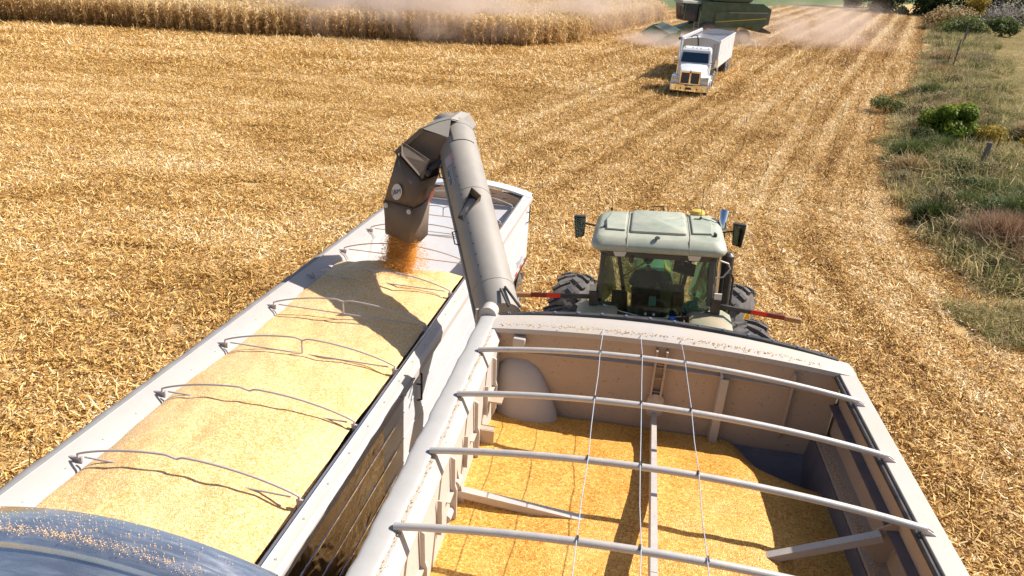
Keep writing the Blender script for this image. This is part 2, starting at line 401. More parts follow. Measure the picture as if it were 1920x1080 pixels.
def scatter(name, tiles, P, rot, scl, kind='stuff'):
    me = bpy.data.meshes.new(name); me.vertices.add(len(P)); me.vertices.foreach_set('co', np.asarray(P, np.float32).ravel())
    a = me.attributes.new('rot', 'FLOAT_VECTOR', 'POINT'); a.data.foreach_set('vector', np.asarray(rot, np.float32).ravel())
    a = me.attributes.new('scl', 'FLOAT', 'POINT'); a.data.foreach_set('value', np.asarray(scl, np.float32))
    a = me.attributes.new('idx', 'INT', 'POINT'); a.data.foreach_set('value', RNG.integers(0, len(tiles), len(P)).astype(np.int32))
    o = bpy.data.objects.new(name, me); COL.objects.link(o)
    ng = bpy.data.node_groups.new(name+'_nodes', 'GeometryNodeTree')
    ng.interface.new_socket('Geometry', in_out='INPUT', socket_type='NodeSocketGeometry')
    ng.interface.new_socket('Geometry', in_out='OUTPUT', socket_type='NodeSocketGeometry')
    N = ng.nodes.new; gi = N('NodeGroupInput'); go = N('NodeGroupOutput'); io = N('GeometryNodeInstanceOnPoints')
    jn = N('GeometryNodeJoinGeometry')
    for t in reversed(tiles):
        oi = N('GeometryNodeObjectInfo'); oi.inputs['Object'].default_value = t; oi.inputs['As Instance'].default_value = True
        ng.links.new(oi.outputs['Geometry'], jn.inputs[0])
    ng.links.new(gi.outputs[0], io.inputs['Points']); ng.links.new(jn.outputs[0], io.inputs['Instance'])
    io.inputs['Pick Instance'].default_value = True
    def attr(nm, ty):
        q = N('GeometryNodeInputNamedAttribute'); q.data_type = ty; q.inputs[0].default_value = nm
        return q.outputs[0]
    ng.links.new(attr('idx', 'INT'), io.inputs['Instance Index'])
    ng.links.new(attr('rot', 'FLOAT_VECTOR'), io.inputs['Rotation'])
    ng.links.new(attr('scl', 'FLOAT'), io.inputs['Scale'])
    ng.links.new(io.outputs[0], go.inputs[0])
    md = o.modifiers.new('scatter', 'NODES'); md.node_group = ng
    o['kind'] = kind
    return o
def tile(name, parts, mat):
    V, F, T = joinparts(parts); me = numesh(name, V, F, [mat], {'tint': T})
    return bpy.data.objects.new(name, me)             # never linked: only the nodes read it
def slope_at(y): return float(zf(0, y+.5)-zf(0, y-.5))
def rots(P, yaws):
    out = []
    for (x, y, z), t in zip(P, yaws):
        e = (Matrix.Rotation(math.atan(slope_at(y)), 3, 'X') @ Matrix.Rotation(t, 3, 'Z')).to_euler(); out.append(tuple(e))
    return np.array(out)
def rowfactor(n, w):
    """streaks that follow the planted rows (parallel to the field edge) and, farther left, the swaths along the corn"""
    sp = n.nodes.new('ShaderNodeSeparateXYZ'); L(n, w, sp.inputs[0]); x, y = sp.outputs[0], sp.outputs[1]
    t = math_(n, 'SUBTRACT', y, 21.0)
    e = math_(n, 'ADD', 12.0, math_(n, 'MULTIPLY', .265, math_(n, 'ADD', t, math_(n, 'SQRT', math_(n, 'ADD', math_(n, 'MULTIPLY', t, t), 16.0)))))
    d = math_(n, 'SUBTRACT', x, e)
    cb = n.nodes.new('ShaderNodeCombineXYZ'); L(n, math_(n, 'MULTIPLY', d, .75), cb.inputs[0]); L(n, math_(n, 'MULTIPLY', y, .035), cb.inputs[1])
    a = math_(n, 'SUBTRACT', noise(n, 1.0, 3, .65, cb.outputs[0]), .5)
    wv = math_(n, 'MULTIPLY', math_(n, 'SINE', math_(n, 'MULTIPLY', d, 4.1)), .10)
    a = math_(n, 'ADD', math_(n, 'MULTIPLY', a, 1.5), wv)
    fr = n.nodes.new('ShaderNodeMapRange'); L(n, y, fr.inputs[0]); fr.inputs[1].default_value = 50; fr.inputs[2].default_value = 95
    a = math_(n, 'ADD', a, math_(n, 'MULTIPLY', math_(n, 'MULTIPLY', math_(n, 'SINE', math_(n, 'MULTIPLY', d, 2.0)), .34), fr.outputs[0]))
    mr = n.nodes.new('ShaderNodeMapRange'); L(n, math_(n, 'ADD', d, math_(n, 'MULTIPLY', y, .36)), mr.inputs[0]); mr.inputs[1].default_value = -14; mr.inputs[2].default_value = 0
    c2 = n.nodes.new('ShaderNodeCombineXYZ'); L(n, math_(n, 'MULTIPLY', x, .05), c2.inputs[0]); L(n, math_(n, 'MULTIPLY', y, .38), c2.inputs[1])
    b = math_(n, 'MULTIPLY', math_(n, 'SUBTRACT', noise(n, 1.0, 4, .6, c2.outputs[0], .4), .5), 1.1)
    m = n.nodes.new('ShaderNodeMix'); m.data_type = 'FLOAT'; L(n, mr.outputs[0], m.inputs[0]); L(n, b, m.inputs[2]); L(n, a, m.inputs[3])
    return m.outputs[0]
def m_tint(name, stops, big=None, rough=.8, trans=0.0, bigscale=.1, rows=0):
    m, n, b, o = newmat(name)
    a = n.nodes.new('ShaderNodeAttribute'); a.attribute_name = 'tint'
    w = worldpos(n)
    f = a.outputs['Fac']
    if big: f = math_(n, 'ADD', f, math_(n, 'MULTIPLY', math_(n, 'SUBTRACT', noise(n, bigscale, 4, .6, w, .9), .5), big))
    if rows: f = math_(n, 'ADD', f, math_(n, 'MULTIPLY', rowfactor(n, w), rows))
    c = ramp(n, f, stops)
    L(n, c, b.inputs['Base Color']); b.inputs['Roughness'].default_value = rough; b.inputs['Specular IOR Level'].default_value = .25
    if trans:
        t = n.nodes.new('ShaderNodeBsdfTranslucent'); L(n, c, t.inputs[0])
        ms = n.nodes.new('ShaderNodeMixShader'); ms.inputs[0].default_value = trans
        L(n, b.outputs[0], ms.inputs[1]); L(n, t.outputs[0], ms.inputs[2]); L(n, ms.outputs[0], o.inputs[0])
    return m
HUSK = [(0, (.22, .10, .022)), (.12, (.42, .22, .055)), (.38, (.60, .35, .095)), (.68, (.75, .50, .18)), (.90, (.82, .62, .31)), (1, (.88, .76, .52))]
M['husk'] = m_tint('corn_husk_residue', HUSK, 1.0, .62, .12, .13, .95)
def husk_tile(seed, size=2.5, n=5200):
    a = blades(int(n*.6), size, (.04, .23), (.009, .034), (.0, .08), (-.3, .45), (-.7, .9), seed)
    b = blades(int(n*.36), size, (.015, .07), (.008, .026), (.0, .08), (-.4, .6), (-.8, .8), seed+1)
    c = blades(int(n*.04), size, (.10, .30), (.018, .03), (.0, .12), (-.2, 1.1), (-.1, .1), seed+2)
    return tile('husk_tile', [a, b, c], M['husk'])
def cell_points(x0, x1, y0, y1, st, keep):
    xs = np.arange(x0, x1, st); ys = np.arange(y0, y1, st)
    A, B = np.meshgrid(xs, ys); A = A.ravel()+RNG.uniform(-.15, .15, A.size)*st; B = B.ravel()+RNG.uniform(-.15, .15, B.size)*st
    k = keep(A, B); A = A[k]; B = B[k]
    return np.stack([A, B, zf(A, B)], 1)
def infrustum(x, y, pad=3):
    return (x > -.80*y*1.02-6-pad) & (x < .90*y+5+pad)
def corn_in(x, y):
    f = np.interp(x, CX, CY); return (y > f) & (x < 17.3) & (y < 137)
def kp(a, b, y1=1e9): return infrustum(a, b) & (a < edge(b)+.9) & ~corn_in(a, b-1.5) & (b < 121+(a-23)*.95)
P1 = cell_points(-60, 60, 2, 46, 2.0, lambda a, b: kp(a, b))
P2 = cell_points(-90, 100, 46, 150, 3.3, lambda a, b: kp(a, b))
P = np.concatenate([P1, P2]); P[:, 2] += .005
sc = np.concatenate([np.full(len(P1), 1.), np.full(len(P2), 1.65)])
tiles = [husk_tile(10*i+3) for i in range(4)]
res = scatter('corn_residue', tiles, P, rots(P, RNG.uniform(0, 2*PI, len(P))), sc)
tag(res, 'golden layer of chopped corn husks and leaves covering the harvested field', 'crop residue', kind='stuff')
# cut stalk rows standing in the residue
M['stub'] = m_tint('cut_stalk', [(0, (.10, .05, .015)), (.5, (.28, .16, .05)), (1, (.50, .34, .14))], .3, .7)
def stub_rows():
    V = []; F = []; T = []; k = 0
    a = .43; d = np.array([math.sin(a), math.cos(a)]); nn = np.array([math.cos(a), -math.sin(a)])
    pts = []
    for row in np.arange(-60, 40, .76):
        s = np.arange(-30, 190, .30)+RNG.uniform(-.05, .05, len(np.arange(-30, 190, .30)))
        q = np.array([16, 30])[None]+nn[None]*row+d[None]*s[:, None]+RNG.normal(0, .04, (len(s), 2)); pts.append(q)
    q = np.concatenate(pts); x, y = q[:, 0], q[:, 1]
    keep = infrustum(x, y) & (x < edge(y)-.4) & (x > edge(y)-np.interp(y, [10, 40, 150], [9, 22, 45])) & (y > 24) & (y < 112) & (y < 121+(x-23)*.95) & (RNG.random(len(x)) < .75) & ~corn_in(x, y)
    q = q[keep]; n = len(q); h = RNG.uniform(.12, .34, n); r = .016
    tl = RNG.normal(0, .25, (n, 2)); z = zf(q[:, 0], q[:, 1])
    base = np.stack([q[:, 0], q[:, 1], z], 1); top = base+np.stack([tl[:, 0]*h, tl[:, 1]*h, h], 1)
    vs = []
    for p, rr in ((base, r*1.2), (top, r)):
        for t in (0, 2.09, 4.19): vs.append(p+np.array([math.cos(t)*rr, math.sin(t)*rr, 0]))
    V = np.stack(vs, 1).reshape(-1, 3); b = np.arange(n)*6
    F = np.concatenate([np.stack([b+i, b+(i+1) % 3, b+3+(i+1) % 3, b+3+i], 1) for i in range(3)])
    me = numesh('stalk_stubble', V, F, [M['stub']], {'tint': np.repeat(RNG.random(n), 6)})
    o = bpy.data.objects.new('stalk_stubble', me); COL.objects.link(o)
    return tag(o, 'rows of short cut corn stalks standing in the right part of the field', 'stubble', kind='stuff')
stub_rows()

# standing corn
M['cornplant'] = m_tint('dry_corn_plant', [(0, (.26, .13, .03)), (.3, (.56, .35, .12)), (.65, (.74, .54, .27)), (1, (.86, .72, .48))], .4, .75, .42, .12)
def corn_tile(seed):
    r = np.random.default_rng(seed); parts = []
    xs = []; ys = []
    for row in range(4):
        for j in range(18):
            xs.append(-1.14+row*.76+r.normal(0, .03)); ys.append(-1.5+j*.167+r.normal(0, .03))
    x = np.array(xs); y = np.array(ys); n = len(x)
    # stalks
    h = r.uniform(1.9, 2.35, n); vs = []
    for z, rr in ((0, .014), (h, .008)):
        for t in (0, 2.09, 4.19): vs.append(np.stack([x+math.cos(t)*rr, y+math.sin(t)*rr, np.zeros(n)+z], 1))
    V = np.stack(vs, 1).reshape(-1, 3); b = np.arange(n)*6
    parts.append((V, np.concatenate([np.stack([b+i, b+(i+1) % 3, b+3+(i+1) % 3, b+3+i], 1) for i in range(3)]), np.repeat(r.uniform(.2, .6, n), 6)))
    # leaves
    k = 11; X_ = np.repeat(x, k); Y_ = np.repeat(y, k); Z_ = np.repeat(h, k)*np.tile(np.linspace(.16, .97, k), n)+r.normal(0, .05, n*k)
    m = n*k; V, F, T = blades(m, 1, (.35, .75), (.035, .075), (0, 0), (.1, 1.2), (.9, 2.4), seed+5)
    V = V.reshape(m, 6, 3); c0 = (V[:, 0]+V[:, 1])/2
    V = V - c0[:, None] + np.stack([X_, Y_, Z_], 1)[:, None]
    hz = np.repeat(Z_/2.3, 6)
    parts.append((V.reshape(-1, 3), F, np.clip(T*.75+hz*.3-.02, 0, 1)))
    # ears and tassels
    for (kk, ln, wd, z0, ph) in ((1, (.2, .28), (.05, .07), .45, (-1.3, -.6)), (4, (.15, .28), (.010, .02), .98, (.5, 1.5))):
        m = n*kk; V, F, T = blades(m, 1, ln, wd, (0, 0), ph, (-.2, .5), seed+9+kk)
        V = V.reshape(m, 6, 3); c0 = (V[:, 0]+V[:, 1])/2
        V = V-c0[:, None]+np.stack([np.repeat(x, kk), np.repeat(y, kk), np.repeat(h*z0, kk)], 1)[:, None]
        parts.append((V.reshape(-1, 3), F, np.clip(T*.5+.5, 0, 1)))
    return tile('corn_tile', parts, M['cornplant'])
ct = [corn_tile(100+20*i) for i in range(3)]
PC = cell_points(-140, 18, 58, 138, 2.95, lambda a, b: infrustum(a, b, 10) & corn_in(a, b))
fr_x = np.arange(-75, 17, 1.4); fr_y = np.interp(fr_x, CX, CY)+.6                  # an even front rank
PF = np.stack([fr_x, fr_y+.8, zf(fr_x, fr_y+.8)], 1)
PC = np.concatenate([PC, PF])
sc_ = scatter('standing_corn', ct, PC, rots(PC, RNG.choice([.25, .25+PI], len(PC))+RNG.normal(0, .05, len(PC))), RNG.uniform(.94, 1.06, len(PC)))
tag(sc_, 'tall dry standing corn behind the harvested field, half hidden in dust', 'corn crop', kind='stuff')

# grass of the fence row and the pasture
GR = [(0, (.05, .07, .015)), (.18, (.13, .16, .04)), (.36, (.27, .26, .09)), (.6, (.44, .34, .14)), (.85, (.56, .43, .22)), (1, (.68, .55, .34))]
M['grass'] = m_tint('fence_row_grass', GR, 2.0, .8, .35, .28)
M['pastgrass'] = m_tint('mown_pasture', [(0, (.18, .16, .05)), (.18, (.36, .29, .11)), (.5, (.54, .42, .21)), (1, (.68, .54, .32))], .8, .85, .3, .11)
gt = [tile('grass_tile', [blades(1300, 1.7, (.25, .85), (.010, .022), (0, .02), (.5, 1.5), (.2, 1.4), 300+i*7, up=True),
                          blades(500, 1.7, (.12, .35), (.012, .03), (0, .05), (.1, 1.3), (.1, 1.2), 320+i*7)], M['grass']) for i in range(4)]
PG = cell_points(8, 95, 6, 150, 1.25, lambda a, b: infrustum(a, b, 2) & (a > edge(b)-.2+RNG.normal(0, .35, a.shape)) & (a < edge(b)+np.interp(b, [10, 30, 60, 100], [7.5, 6.5, 7, 8])) & (RNG.random(a.shape) < .85))
gs = scatter('fence_row_grass', gt, PG, rots(PG, RNG.uniform(0, 6.28, len(PG))), RNG.choice([.5, .75, 1., 1.3, 1.6], len(PG))*np.interp(PG[:, 0]-edge(PG[:, 1]), [0, 1.5], [.45, 1]))
tag(gs, 'green and tan tall grass and weeds of the fence row beside the field', 'grass', kind='stuff')
PW = cell_points(8, 95, 8, 130, 1.5, lambda a, b: infrustum(a, b, 2) & (a > edge(b)+.3+RNG.normal(0, .5, a.shape)) & (a < edge(b)+np.interp(b, [10, 30, 60, 100], [6.5, 5.5, 6, 7])) & (RNG.random(a.shape) < np.interp(b, [10, 40, 70, 130], [.75, .6, .4, .3])))
M['weed'] = m_tint('tall_weed_stems', [(0, (.02, .03, .008)), (.25, (.06, .085, .02)), (.40, (.14, .145, .045)), (.5, (.27, .20, .09)), (.72, (.40, .29, .16)), (1, (.52, .41, .27))], 2.2, .8, .3, .35)
wt = [tile('weed_tile', [blades(950, 1.9, (.35, 1.0), (.008, .020), (0, .02), (.6, 1.5), (.1, 1.2), 700+i*7, roundpatch=True, up=True), blades(420, 1.7, (.05, .14), (.02, .05), (.1, .7), (-.6, .9), (-.3, .8), 730+i*7, roundpatch=True)], M['weed']) for i in range(4)]
ws = scatter('tall_weeds', wt, PW, rots(PW, RNG.uniform(0, 6.28, len(PW))), RNG.uniform(.6, 1.35, len(PW)))
tag(ws, 'tangled tall dark green and brown weeds running along the fence row', 'weeds', kind='stuff')
pt = [tile('pasture_tile', [blades(2600, 2.4, (.04, .16), (.01, .022), (0, .01), (.2, 1.4), (.1, 1.2), 400+i*7, up=True)], M['pastgrass']) for i in range(3)]
PP = cell_points(15, 150, 10, 175, 2.3, lambda a, b: infrustum(a, b, 2) & (a > edge(b)+np.interp(b, [10, 30, 60, 100], [6.5, 5.5, 6, 7])))
ps = scatter('pasture_grass', pt, PP, rots(PP, RNG.uniform(0, 6.28, len(PP))), RNG.uniform(.9, 1.2, len(PP)))
tag(ps, 'short tan and green pasture grass beyond the fence row', 'grass', kind='stuff')

# ------------------------------------------------------------ wheels
def wheel(parent, c, ax, Rr, Wd, rim_r, rimmat, lugs=0, rimside=1, name='wheel', dual=False):
    """tyre with tread (part) and rim (sub-part)"""
    c = Vector(c); ax = Vector(ax).normalized(); h = Wd/2
    m = MB()
    m.rev([(rim_r, -h*.8), (rim_r*1.08, -h*.98), (Rr*.86, -h), (Rr*.97, -h*.8), (Rr, -h*.45), (Rr, h*.45), (Rr*.97, h*.8), (Rr*.86, h), (rim_r*1.08, h*.98), (rim_r, h*.8), (rim_r*.97, 0), (rim_r, -h*.8)], c, ax, 40)
    u = ax.orthogonal().normalized(); w = ax.cross(u)
    if lugs:
        for k in range(lugs):
            for sd in (-1, 1):
                a = 2*PI*(k+(.5 if sd > 0 else 0))/lugs; a2 = a+.20*sd*0+.26
                for (a0, h0, a1, h1) in ((a, .03*sd, a+.16, .55*sd*h/h), (a+.16, .55*sd, a+.26, .98*sd)):
                    p0 = c+(u*math.cos(a0)+w*math.sin(a0))*(Rr+.005)+ax*h0*h
                    p1 = c+(u*math.cos(a1)+w*math.sin(a1))*(Rr*(1.005 if abs(h1) < .9 else .95))+ax*h1*h
                    m.bar(p0, p1, Rr*.075, .085, up=tuple((u*math.cos(a0)+w*math.sin(a0))))
    else:
        for k in range(60):
            a = 2*PI*k/60; d = u*math.cos(a)+w*math.sin(a)
            m.bar(c+d*(Rr+.002)-ax*h*.75, c+d*(Rr+.002)+ax*h*.75, .018, .015, up=tuple(d))
    o = m.build(name, 'rubber', parent)
    r = MB(); s = rimside
    r.rev([(0, h*.15*s), (rim_r*.3, h*.22*s), (rim_r*.32, h*.05*s), (rim_r*.8, -h*.1*s), (rim_r*.86, h*.7*s), (rim_r*1.03, h*.86*s), (rim_r*1.05, h*.98*s), (rim_r*.99, h*.98*s), (rim_r*.9, h*.8*s), (rim_r*.9, -h*.9*s), (rim_r*1.03, -h*.95*s)], c, ax, 28)
    for k in range(8):
        a = 2*PI*k/8; d = u*math.cos(a)+w*math.sin(a)
        r.bar(c+d*rim_r*.25+ax*h*.1*s, c+d*rim_r*.25+ax*h*.3*s, .03, .03, up=tuple(d))
    r.build('rim', rimmat, o)
    return o

# ============================================================ foreground grain trailer
TRL = thing('grain_trailer', 'long white hopper trailer half filled with corn, under the raised unloading spout', 'grain trailer', (-4.086, 5.288, 0), .176)
def trailer_shell(T, v0, v1, full=True):
    yb = 1.15
    # side walls with horizontal panel seams
    for sd, nm in ((0, 'side_wall'), (1, 'side_wall')):
        m = MB(); xo = -.10 if sd == 0 else 2.50; s = -1 if sd == 0 else 1
        zs = [2.62, 2.30, 2.28, 1.92, 1.90, 1.56, 1.54, 1.18]
        for a, b in ((0, 1), (2, 3), (4, 5), (6, 7)):
            m.box(min(xo, xo-s*.03), max(xo, xo-s*.03), v0, v1, zs[b], zs[a])
        for a, b in ((1, 2), (3, 4), (5, 6)):
            m.box(min(xo+s*.006, xo-s*.03), max(xo+s*.006, xo-s*.03), v0+.002, v1-.002, zs[b]+.0005, zs[a]-.0005)
        o = m.build(nm, 'white', T)
        if sd == 1:
            k = MB(); k.box(2.504, 2.509, v0+.02, 1.55, 1.20, 2.60)
            k.build('polished_panel', 'mirror', o)
            r = MB()
            for z in (1.91, 1.55, 2.29): r.box(2.5095, 2.516, v0+.02, 1.95, z-.012, z+.012)
            r.build('panel_seam', 'chrome', o)
trailer_shell(TRL, -.95, 10.98)
# top rails
m = MB(); pr = [(-.20, 2.74), (-.17, 2.765), (.06, 2.665), (.12, 2.60), (.10, 2.585), (.04, 2.645), (-.18, 2.70), (-.20, 2.60)]
m.loft([[(x, y, z) for x, z in pr] for y in (-.85, 5, 10.95)])
m.build('top_rail', 'rail', TRL, ang=50)
m = MB(); pr = [(2.24, 2.575), (2.385, 2.775), (2.41, 2.785), (2.44, 2.765), (2.52, 2.745), (2.565, 2.70), (2.57, 2.615), (2.55, 2.60), (2.50, 2.62), (2.40, 2.73), (2.26, 2.56)]
m.loft([[(x, y, z) for x, z in pr] for y in (-.85, 5, 10.95)])
m.build('top_rail', 'railpink', TRL, ang=30)
m = MB(); m.tube([(2.40, -.85, 2.785), (2.40, 10.95, 2.785)], .012, 8)
m.build('rail_lip', 'chrome', TRL)
# rolled tarp lying along the left rail
pts = []; rr = []
for i in range(90):
    y = -.9+i*11.8/89; pts.append((-.243+.004*math.sin(i*.9), y, 2.725+.006*math.sin(i*1.7))); rr.append(.078+.0025*math.sin(i*2.3)+.002*math.sin(i*5.1))
def flatroll(pts, rr, wx, hz, n=16):
    return MB().loft([[(p[0]+wx*q*math.cos(t), p[1], p[2]+hz*q*math.sin(t)) for t in np.linspace(0, 2*PI, n, endpoint=False)] for p, q in zip(pts, rr)])
flatroll(pts, [q/.078 for q in rr], .066, .036).build('rolled_tarp', 'tarpgrey', TRL)
MB().tube([(-.172, -.85, 2.772), (-.172, 10.9, 2.772)], .006, 6).build('tarp_gap_shade', 'rodgrey', TRL)  # thin tube added to stand for the shaded gap between roll and rail
# inside liner: left wall, right wall, slope sheets
m = MB()
m.sheet([(.09, -.8, 2.60), (.09, 10.7, 2.60), (.05, 10.7, 1.1), (.05, -.8, 1.1)], .012)
m.sheet([(2.28, 10.7, 2.58), (2.28, -.8, 2.58), (2.32, -.8, 1.1), (2.32, 10.7, 1.1)], .012)
m.build('inner_liner', 'white_in', TRL)
m = MB(); m.sheet([(.07, 10.72, 2.50), (2.30, 10.72, 2.50), (2.30, 6.0, .95), (.07, 6.0, .95)], .02)
m.build('slope_sheet', 'white_in', TRL)
m = MB(); m.sheet([(.07, -.8, 2.30), (2.30, -.8, 2.30), (2.30, 3.2, .9), (.07, 3.2, .9)], .02)
for i in range(12):
    y0 = .4+i*.8
# hopper outside below
def hopper(y0, y1):
    ym = (y0+y1)/2
    m.loft([[(-.06, y0, 1.2), (2.46, y0, 1.2), (2.46, y1, 1.2), (-.06, y1, 1.2)], [(.75, ym-.4, .55), (1.65, ym-.4, .55), (1.65, ym+.4, .55), (.75, ym+.4, .55)]])
hopper(1.0, 4.8); hopper(4.81, 8.2)
m.build('hopper_bottom', 'white', TRL)
# rear wall with stencilled marks, arched cap
def arc(u0, u1, z0, h, n=20): return [(u0+(u1-u0)*i/n, z0+h*(1-(2*i/n-1)**2)) for i in range(n+1)]
m = MB(); ar = arc(.08, 2.29, 2.69, .17)
m.prism([(x, 10.74, z) for x, z in ar]+[(2.29, 10.74, 2.45), (.08, 10.74, 2.45)], (0, .03, 0)); rw = m.build('end_wall', 'orangein', TRL)
m = MB()
for i, (u, z) in enumerate([(1.62, 2.72), (1.62, 2.64), (1.30, 2.74), (1.30, 2.66), (1.9, 2.63), (.9, 2.72), (.9, 2.64), (.55, 2.64), (1.05, 2.60)]):
    for j in range(4): m.box(u+j*.03, u+j*.03+.022, 10.734, 10.7385, z+.004*j, z+.028-.003*j)
m.build('stencil_mark', 'decalblk', rw, smooth=False)
m = MB(); a0 = arc(-.20, 2.55, 2.745, .21); rings = []
for (y, dz) in ((10.70, -.045), (10.70, 0), (10.86, .03), (11.02, .02), (11.03, -.06)): rings.append([(x, y, z+dz) for x, z in a0])
m.loft(rings, cap=False, closed=False); m.build('end_cap', 'white', TRL)
m = MB()
m.box(-.10, 2.5, 10.985, 11.0, 1.15, 2.74); m.build('rear_door', 'white', TRL)
# front cap in polished sheet (nearest the viewer)
m = MB(); a0 = arc(-.34, 2.56, 2.755, .235, 40); rings = []
for (y, dz) in ((-.82, -.10), (-.825, -.012), (-.84, 0), (-1.02, .012), (-1.17, -.005), (-1.20, -.03), (-1.205, -.085), (-1.215, -.09), (-1.55, -.16), (-1.9, -.26)): rings.append([(x, y, z+dz) for x, z in a0])
m.loft(rings, cap=False, closed=False); fc = m.build('front_cap', 'alu', TRL, ang=40)
m = MB(); m.prism([(x, -1.13, z-.02) for x, z in arc(-.12, 2.5, 2.74, .2)]+[(2.5, -1.13, 1.2), (-.12, -1.13, 1.2)], (0, .03, 0))
m.build('front_wall', 'alu', TRL)
# roof bows
m = MB()
for i in range(24): m.tube([(2.47, -.7+i*.48, 2.752), (2.47, -.7+i*.48, 2.764)], .012, 6)
for i in range(24): m.tube([(-.02, -.6+i*.48, 2.69), (-.015, -.6+i*.48, 2.704)], .009, 6)
m.build('rail_rivets', 'rodgrey', TRL); bpy.data.objects['rail_rivets']['kind'] = 'stuff'
for k in range(9):
    y = 1.22*k; m = MB(); p = []
    for i in range(41):
        t = i/40; x = .02+2.29*t; z = 2.785+.195*(1-(2*t-1)**2)**.9
        d = abs(t-.47)
        if d < .035: z -= .035*(1-d/.035)
        p.append((x, y+.01*math.sin(k), z))
    m.tube([(.02, y, 2.74)]+p+[(2.31, y, 2.74)], .0115, 8)
    m.build('roof_bow', 'rodgrey', TRL)
    m = MB(); m.tube([(.10, y, 2.765), (2.23, y, 2.765)], .010, 8)
    if k in (2, 3, 4, 7, 8): m.tube([(.02+2.29*.47, y, 2.94), (.02+2.29*.47, y, 2.76)], .012, 8)
    m.build('tie_rod', 'rodgrey', TRL)
    for sx, x0 in ((1, 0), (-1, 2.33)):
        m = MB(); m.prism([(x0-.09*sx, y, 2.735), (x0+.055*sx, y, 2.75), (x0+.04*sx, y, 2.60)], (0, .02, 0)); m.build('bow_bracket', 'rodgrey', TRL)
# outside grab loops, reflective strip, lettering, underbody
for v in (2.7, 10.6):
    m = MB(); m.tube([(2.51, v, 2.60), (2.575, v, 2.58), (2.575, v, 2.20), (2.51, v+.06, 2.14)], .014, 8)
    m.tube([(2.575, v, 2.42), (2.51, v, 2.42)], .012, 8); m.build('grab_handle', 'black', TRL)
m = MB(); m.tube([(2.505, 1.95, 2.67), (2.60, 1.95, 2.72), (2.60, 2.35, 2.72), (2.505, 2.35, 2.67)], .012, 8); m.build('tarp_hook', 'rail', TRL)
MB().box(2.517, 2.521, .6, 10.7, 1.205, 1.255).build('reflective_strip', 'redwhite', TRL, smooth=False)
text('Timpte', 'side_lettering', .26, 'decal', TRL, (2.522, 10.0, 1.42), (PI/2, 0, PI/2), .001)
m = MB(); m.box(-.12, 2.52, 8.4, 10.98, 1.12, 1.18)
for x in (.55, 1.85): m.box(x-.06, x+.06, .2, 10.9, .78, .98)
for v in (8.9, 10.15): m.tube([(.1, v, .52), (2.3, v, .52)], .06, 10)
for x in (.55, 1.85): m.box(x-.05, x+.05, 8.6, 10.4, .55, .80)
m.build('subframe', 'black', TRL, smooth=False)
for v in (8.9, 10.15):
    for x, s in ((.10, -1), (2.36, 1)):
        wheel(TRL, (x, v, .52), (1, 0, 0), .52, .28, .30, 'chrome', 0, s)
for v in (8.9, 10.15):
    m = MB(); a = [(math.cos(t), math.sin(t)) for t in np.linspace(.3, PI-.3, 12)]
    m.loft([[(x, v+c*.62, .52+s*.60) for x in (2.20, 2.52)] + [(x, v+c*.60, .52+s*.58) for x in (2.52, 2.20)] for c, s in a]); m.build('mudguard', 'chrome', TRL)
m = MB(); m.box(2.30, 2.36, .85, .93, .5, 1.36); m.build('landing_leg', 'white', TRL, bev=.01)
m = MB(); m.tube([(2.60, -.95, 2.50), (2.60, -.95, 2.78)], .035, 12); m.tube([(2.60, -.97, 2.78), (2.60, -1.05, 2.2)], .02, 8); m.build('crank_arm', 'black', TRL)

# ============================================================ corn in the trailer
def fbm(x, y, seed=0, oct=4):
    r = np.random.default_rng(seed); out = np.zeros_like(x); a = 1.; f = 1.
    for i in range(oct*3):
        p = r.uniform(0, 6.28, 2); th = r.uniform(0, 6.28); out = out+a*np.sin((x*math.cos(th)+y*math.sin(th))*f+p[0])*np.cos((x*math.sin(th*1.7)-y*math.cos(th*1.7))*f*.8+p[1])
        if i % 3 == 2: a *= .5; f *= 2.1
    return out/3
def heap(name, x0, x1, y0, y1, fz, mat, parent_loc, yaw, label, st=.03):
    xs = np.arange(x0, x1+1e-6, (x1-x0)/round((x1-x0)/st)); ys = np.arange(y0, y1+1e-6, (y1-y0)/round((y1-y0)/st))
    A, B = np.meshgrid(xs, ys); a, b = A.ravel(), B.ravel(); z = fz(a, b)
    nx = len(xs); ny = len(ys); ii = (np.arange(ny-1)[:, None]*nx+np.arange(nx-1)[None]).ravel()
    F = np.stack([ii, ii+1, ii+nx+1, ii+nx], 1)
    me = numesh(name, np.stack([a, b, z], 1), F, [M[mat]]); me.shade_smooth()
    o = bpy.data.objects.new(name, me); COL.objects.link(o); o.location = parent_loc; o.rotation_euler = (0, 0, -yaw)
    return tag(o, label, 'corn', kind='stuff')
def tz(u, v):
    c = 1-np.abs((u-1.18)/1.16)**3.2
    z = 2.64+.13*np.clip(c, 0, 1)
    # humps between loads, pile growing under the spout
    z = z+.075*np.sin(v*1.15+.6)*c+.06*fbm(u*1.5, v*1.5, 3)+.012*fbm(u*5, v*5, 31)
    d = np.sqrt(((u-.98)/1.0)**2+((v-5.35)/1.05)**2)
    z = np.maximum(z, 2.99-.38*d-.02*fbm(u*3, v*3, 8)-.05*np.exp(-d*d*8))
    z = z-.62*np.clip(v-5.45-.25*(u-1.1)**2, 0, 9)
    z = np.minimum(z, 2.80+.28*np.exp(-(((u-1.0)/.75)**2)) + 0*v)
    return z+.006*fbm(u*14, v*14, 5)
heap('trailer_corn', .10, 2.27, -.79, 8.3, tz, 'corn2', (-4.086, 5.288, 0), .176, 'pale golden shelled corn heaped in the long white trailer')
